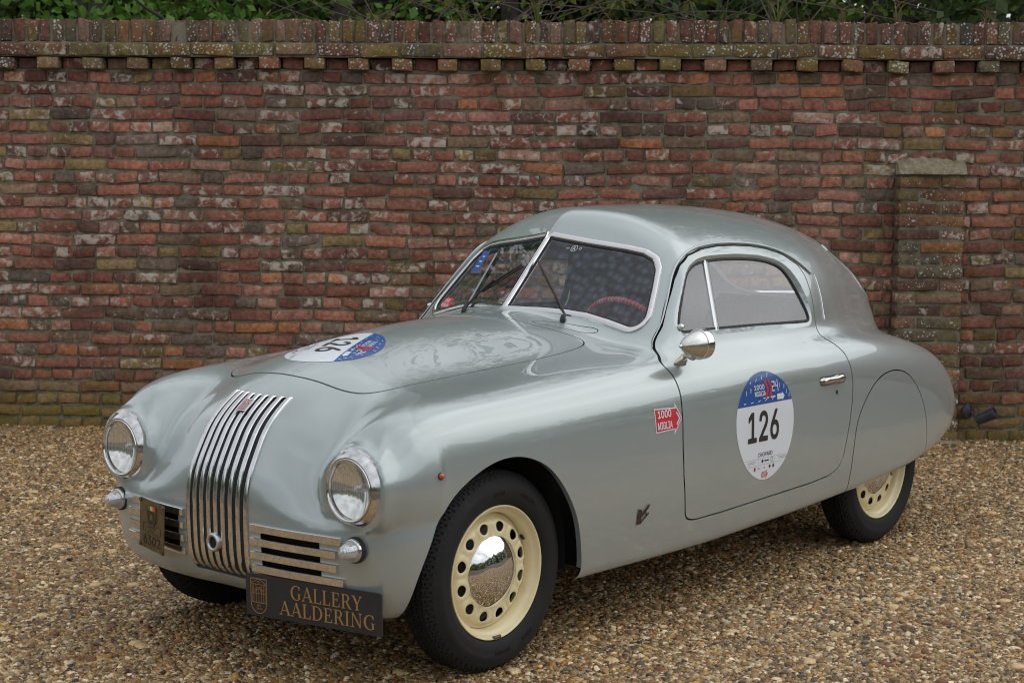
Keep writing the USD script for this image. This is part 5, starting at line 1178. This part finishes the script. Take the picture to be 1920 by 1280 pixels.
cr_ = shapely.Polygon(np.vstack([[(-.021, .030), (.021, .030)], _arc(0, -.006, .021, .026, 0, -180)])); cr_ = shapely.affinity.translate(cr_, .066, -.044)
cp(npl, "crest", brd(cr_, 0, .003), brass_dark, 30)
cp(npl, "crest_rim", brd(cr_.buffer(.0018).difference(cr_.buffer(-.0008)), 0, .0036), brass)
for k, m_ in enumerate((green_ink, yellow, red_vinyl)): cp(npl, "crest_stripe", brd(shapely.box(.0475 + .0125 * k, -.030, .0595 + .0125 * k, -.0155), .003, .0035), m_)
cp(npl, "crest_figure", brd(U([shapely.affinity.translate(shapely.Polygon([(-.010, -.012), (-.006, .0), (-.011, .008), (-.003, .006), (.002, .012), (.006, .004), (.011, .002), (.006, -.004), (.010, -.013), (.003, -.008), (-.003, -.013)]), .066, -.050)]), .003, .0038), brass)
for x_, y_ in ((.006, -.006), (.122, -.006), (.007, -.152), (.121, -.152)): cp(npl, "bolt", brd(shapely.Point(x_, y_).buffer(.0055), 0, .005), steel, 30)
# little yellow tag beside the grille
cp(car, "yellow_tag", drape(shapely.box(.140, .370, .157, .3745), lambda y, z: on_front(y, z, .004)), yellow)

# ------------------------------------------------------------------ stickers, badges
rn = None
RND = loop([(1.380, .817), (1.447, .803), (1.507, .768), (1.545, .715), (1.563, .640), (1.556, .570), (1.527, .505), (1.474, .453), (1.395, .424), (1.315, .440), (1.252, .486), (1.207, .555), (1.186, .635), (1.197, .705), (1.240, .764), (1.305, .804)], 200)
flank = lambda o: (lambda x, z: on_side(x, z, o))
oval = shapely.Polygon(RND)
def tx_(t, h, x, z, bold=True, w=None):
    g = text_shape(t, h, bold)
    if w: g = shapely.affinity.scale(g, w / (g.bounds[2] - g.bounds[0]), 1, origin=(0, 0))
    return centred(g, x, z)
dg = text_shape("126", .170, True); dg = shapely.affinity.scale(dg, .203 / (dg.bounds[2] - dg.bounds[0]), .114 / (dg.bounds[3] - dg.bounds[1]), origin=(0, 0))
chev = lambda x, z, s=1.0: shapely.Polygon([(x, z), (x + .012 * s, z), (x + .027 * s, z - .034 * s), (x + .012 * s, z - .066 * s), (x, z - .066 * s), (x + .015 * s, z - .034 * s)])
ticks = [shapely.LineString([(1.235 + .046 * k, .712), (1.247 + .046 * k, .7125 + .0008 * k * k)]).buffer(.0015) for k in range(5)]
ticks += [shapely.LineString([(1.285 + .038 * k, .780 + .005 * k), (1.292 + .038 * k, .785 + .008 * k)]).buffer(.0015) for k in range(4)]
ticks += [shapely.LineString([q, (q[0] + .003, q[1] + .014)]).buffer(.0015) for q in ((1.255, .741), (1.283, .748), (1.470, .752), (1.500, .746), (1.530, .712), (1.512, .726))]
rules = [centred(shapely.box(0, 0, .262, .0011), 1.378, .5045), centred(shapely.box(0, 0, .215, .0011), 1.372, .4815), shapely.box(1.330, .486, 1.3310, .502), shapely.box(1.440, .486, 1.441, .502)]
rules += [centred(shapely.box(0, 0, w, .002), x, z) for x, z, w in ((1.290, .4965, .050), (1.287, .4915, .044), (1.492, .4975, .064), (1.490, .492, .048), (1.335, .4705, .022), (1.3375, .4665, .014))]
SPORT = [("blue_field", oval.intersection(shapely.box(1, .701, 2, 1)).buffer(-.0005), .0015, blue_vinyl), ("digits", centred(dg, 1.362, .622), .0016, ink),
  ("event_lettering", U([tx_("1000", .0165, 1.340, .763, True, .066), tx_("MIGLIA", .0165, 1.343, .740, True, .070)]), .0022, white_vinyl), ("chevrons", U([chev(1.372, .786), chev(1.396, .786)]), .0026, red_vinyl),
  ("year_mark", U([shapely.LineString([(1.424, .775), (1.438, .775), (1.438, .759), (1.424, .759), (1.424, .743), (1.438, .743)]).buffer(.002), shapely.LineString([(1.446, .775), (1.446, .759), (1.460, .759)]).buffer(.002), shapely.LineString([(1.460, .779), (1.460, .741)]).buffer(.002), centred(shapely.box(0, 0, .080, .004), 1.40, .722)]), .0022, white_vinyl),
  ("tick_marks", U(ticks), .0022, white_vinyl), ("arrow_mark", shapely.affinity.translate(shapely.affinity.scale(arrow, .050, .032, origin=(0, 0)), 1.476, .719), .0022, white_vinyl),
  ("sponsor_name", tx_("CHOPARD", .0150, 1.375, .5185, False, .094), .0016, ink), ("rules", U(rules), .0016, grey_ink),
  ("small_marks", U([centred(shapely.box(0, 0, .030, .005), 1.385, .494), shapely.Point(1.358, .494).buffer(.006), shapely.Point(1.420, .494).buffer(.008).difference(shapely.Point(1.420, .494).buffer(.0066)), shapely.Point(1.372, .469).buffer(.003), shapely.Point(1.408, .470).buffer(.006)]), .0016, ink),
  ("green_mark", shapely.Point(1.432, .4695).buffer(.0068), .0016, green_ink), ("crest_mark", shapely.affinity.scale(shapely.Point(1.310, .469).buffer(.0075), .8, 1), .0016, red_enamel),
  ("red_arrow", shapely.affinity.translate(shapely.affinity.scale(arrow, .040, .034, origin=(0, 0)), 1.378, .444), .0016, red_vinyl), ("red_arrow_lettering", U([tx_("1000", .0085, 1.374, .4488, True), tx_("MIGLIA", .0085, 1.375, .4395, True, .024)]), .0022, white_vinyl)]
topo = lambda o: (lambda x, y: on_top(x, y, o))
def on_bonnet(g):     # turned so that it reads from the car's right, as the photograph shows it
    c_, s_, k_ = -.94, .34, .84; ox, oy = -.038, -.010
    return shapely.affinity.affine_transform(g, [k_ * c_, k_ * s_, k_ * s_, -k_ * c_, ox - k_ * (c_ * 1.372 + s_ * .617), oy - k_ * (s_ * 1.372 - c_ * .617)])
for lb, fn, tr in (("oval white and blue race number 126 sticker on the near door", flank, lambda g: g), ("oval white and blue race number 126 sticker on the bonnet", topo, on_bonnet)):
    rn = group_part(car, "race_number", label=lb)
    cp(rn, "oval", drape(tr(oval), fn(.0009), .03), white_vinyl)
    for nm_, g_, o_, m_ in SPORT: cp(rn, nm_, drape(tr(g_), fn(o_), .03), m_, **({"kind": "stuff"} if nm_ in ("tick_marks", "rules", "small_marks") else {}))
# red arrow on the near front wing
ar = group_part(car, "arrow_sticker", label="red 1000 arrow sticker on the near wing in front of the door")
A1 = shapely.Polygon([(.712, .750), (.828, .7445), (.826, .7645), (.862, .706), (.818, .6515), (.820, .6705), (.716, .6680)])
cp(ar, "border", drape(A1, flank(.0008)), white_vinyl)
cp(ar, "field", drape(A1.buffer(-.0042, join_style="mitre"), flank(.0014)), red_vinyl)
cp(ar, "lettering", drape(U([tx_("1000", .0235, .766, .7285, True, .074), tx_("MIGLIA", .0235, .7665, .6905, True, .082), shapely.LineString([(.834, .726), (.848, .7065), (.832, .688)]).buffer(.0026)]), flank(.0020)), white_vinyl)
# coachbuilder's emblem low on the near wing, side marker
em = group_part(car, "wing_emblem", label="small dark red and bronze emblem low on the near front wing")
cp(em, "red_bar", (lambda v: (np.vstack([v[0], v[0] + [0, -.004, 0]]), np.vstack([v[1], v[1] + len(v[0])])))(drape(shapely.Polygon([(.627, .424), (.640, .425), (.640, .375), (.627, .373)]), flank(.004))), plain("rust_red_enamel", (.055, .016, .012), .5))
cp(em, "bronze_lines", drape(U([shapely.LineString([(.643, .400), (.672, .422), (.682, .432)]).buffer(.0045), shapely.LineString([(.643, .378), (.682, .405)]).buffer(.0032), shapely.LineString([(.643, .420), (.643, .376)]).buffer(.003), shapely.LineString([(.666, .412), (.674, .399)]).buffer(.0028)]), flank(.004)), plain("bronze_emblem", (.045, .035, .022), .4, .6))
mp = on_side(np.array([-.288]), np.array([.657]), 0)[0]; mg = grad(mp[None])[0]; mg /= np.linalg.norm(mg)
def dome(p, n, prof, k=20):
    V, F = lathe(prof, k, "z"); a = np.cross([0, 0, 1.], n); a /= np.linalg.norm(a); b_ = np.cross(n, a); return p + V[:, :1] * a + V[:, 1:2] * b_ + V[:, 2:] * n, F
for sg in (1, -1):
    sm = group_part(car, "side_marker")
    cp(sm, "lens", (lambda v: (v[0] * [1, sg, 1], v[1]))(dome(mp, mg, [(0, .012), (.005, .0105), (.0085, .006), (.009, 0)])), amber, True)
    cp(sm, "base", (lambda v: (v[0] * [1, sg, 1], v[1]))(dome(mp, mg, [(.0090, .003), (.0115, .0015), (.012, -.002)])), ink, True)
    # bright semaphore slot behind the door
    q = np.linspace(0, 1, 14); c = on_side(2.019 + (1.992 - 2.019) * q, 1.127 + (.953 - 1.127) * q, .0015, sg)
    cp(car, "semaphore_strip", tube(c, np.r_[.0012, np.full(11, .0022), .0036, .002], 6), bright, True)

# ------------------------------------------------------------------ mirror, wipers
mr = group_part(car, "door_mirror", label="bullet shaped chrome mirror on the near door")
mc = np.array([.865, .722, .9475])
def xl(prof, n, at): V, F = lathe([(r_, a_) for r_, a_ in prof], n, "x"); return V + np.array(at), F[:, ::-1] if False else F
ang = math.radians(7); Rz = np.array([[math.cos(ang), -math.sin(ang), 0], [math.sin(ang), math.cos(ang), 0], [0, 0, 1]])
def mshape(prof, n=56): V, F = lathe(prof, n, "x"); V = V * [.78, 1, 1]; return V @ Rz.T + mc, F
cp(mr, "cone", mshape(curve([(.0075, .010), (.020, .028), (.034, .058), (.0435, .088), (.0475, .108), (.0490, .116)], 40)), worn("satin_alloy", (.72, .72, .69), (.66, .66, .63), .22, 1.0, 50.0), True)
cp(mr, "tip", mshape(curve([(0, -.004), (.004, -.002), (.0055, .004), (.0065, .010), (.0075, .012)], 20), 20), bright, True)
cp(mr, "ring", mshape(curve([(.0485, .115), (.0522, .1165), (.0530, .125), (.0525, .152), (.050, .160), (.047, .1605)], 26)), bright, True)
cp(mr, "mirror_glass", mshape([(.047, .158), (.025, .159), (0, .1595)]), bright, True)
bp = on_side(np.array([.930, .990]), np.array([.880, .884]), .002)
foot = on_side(np.array([.955]), np.array([.882]), .001)[0]
st = curve([foot + [.0, 0, -.004], foot + [.012, .010, .022], mc + np.array([.070, .008, -.044]), mc + np.array([.070, .008, -.03])], 12)
cp(mr, "stem", tube(st, np.r_[.017, .014, .011, .010, .0095, .0095, .0095, .010, .010, .010, .010, .010], 12), worn("stem_alloy", (.62, .60, .55), (.52, .50, .46), .35, 1.0, 60.0), True)
cp(mr, "foot", (lambda: (lambda V, F: (V + 0, F))(*tube(on_side(np.linspace(.915, .985, 9), np.linspace(.8785, .8855, 9), .003), np.array([.003, .008, .011, .013, .014, .014, .013, .010, .004]), 12)))(), worn("foot_alloy", (.60, .58, .53), (.45, .42, .38), .4, 1.0, 60.0), True)
def on_ws(y, z, sg, h): p = np.array([wsx(y, z), y, z]) + h * WSN; return p * [1, sg, 1]
for sg, (p0, p1, p2) in ((1, ((.232, 1.012), (.133, 1.100), (.022, 1.196))), (-1, ((.240, 1.015), (.147, 1.110), (.036, 1.176)))):
    wp = group_part(car, "wiper")
    a0 = on_ws(p0[0], p0[1], sg, .014); a1 = on_ws(p1[0], p1[1], sg, .022); a2 = on_ws(p2[0], p2[1], sg, .012)
    cp(wp, "arm", tube([a0, a0 * .6 + a1 * .4 + .004 * WSN * [1, sg, 1], a1], [.0045, .0040, .0035], 8), black_plastic, True)
    d_ = (a2 - a1); b0_ = a1 - d_ * (.15 if sg > 0 else .9); 
    bl0 = on_ws(p1[0] + (p1[0] - p2[0]) * .55, p1[1] + (p1[1] - p2[1]) * .55, sg, .010)
    cp(wp, "blade", tube([bl0, (bl0 + a2) / 2 + .004 * WSN * [1, sg, 1], a2], [.0032, .0052, .0030], 8), black_plastic, True)
    cp(wp, "blade_rubber", tube([bl0 - .006 * WSN * [1, sg, 1], a2 - .008 * WSN * [1, sg, 1]], .0026, 6), black_rubber, True)
    foot_ = on_top(np.array([a0[0] - .014]), np.array([abs(a0[1])]))[0] * [1, sg, 1]
    cp(wp, "pivot", tube([foot_ + [0, 0, -.006], foot_ + [.002, 0, .014], a0 + [0, 0, .004]], [.012, .009, .007], 12), black_plastic, True)
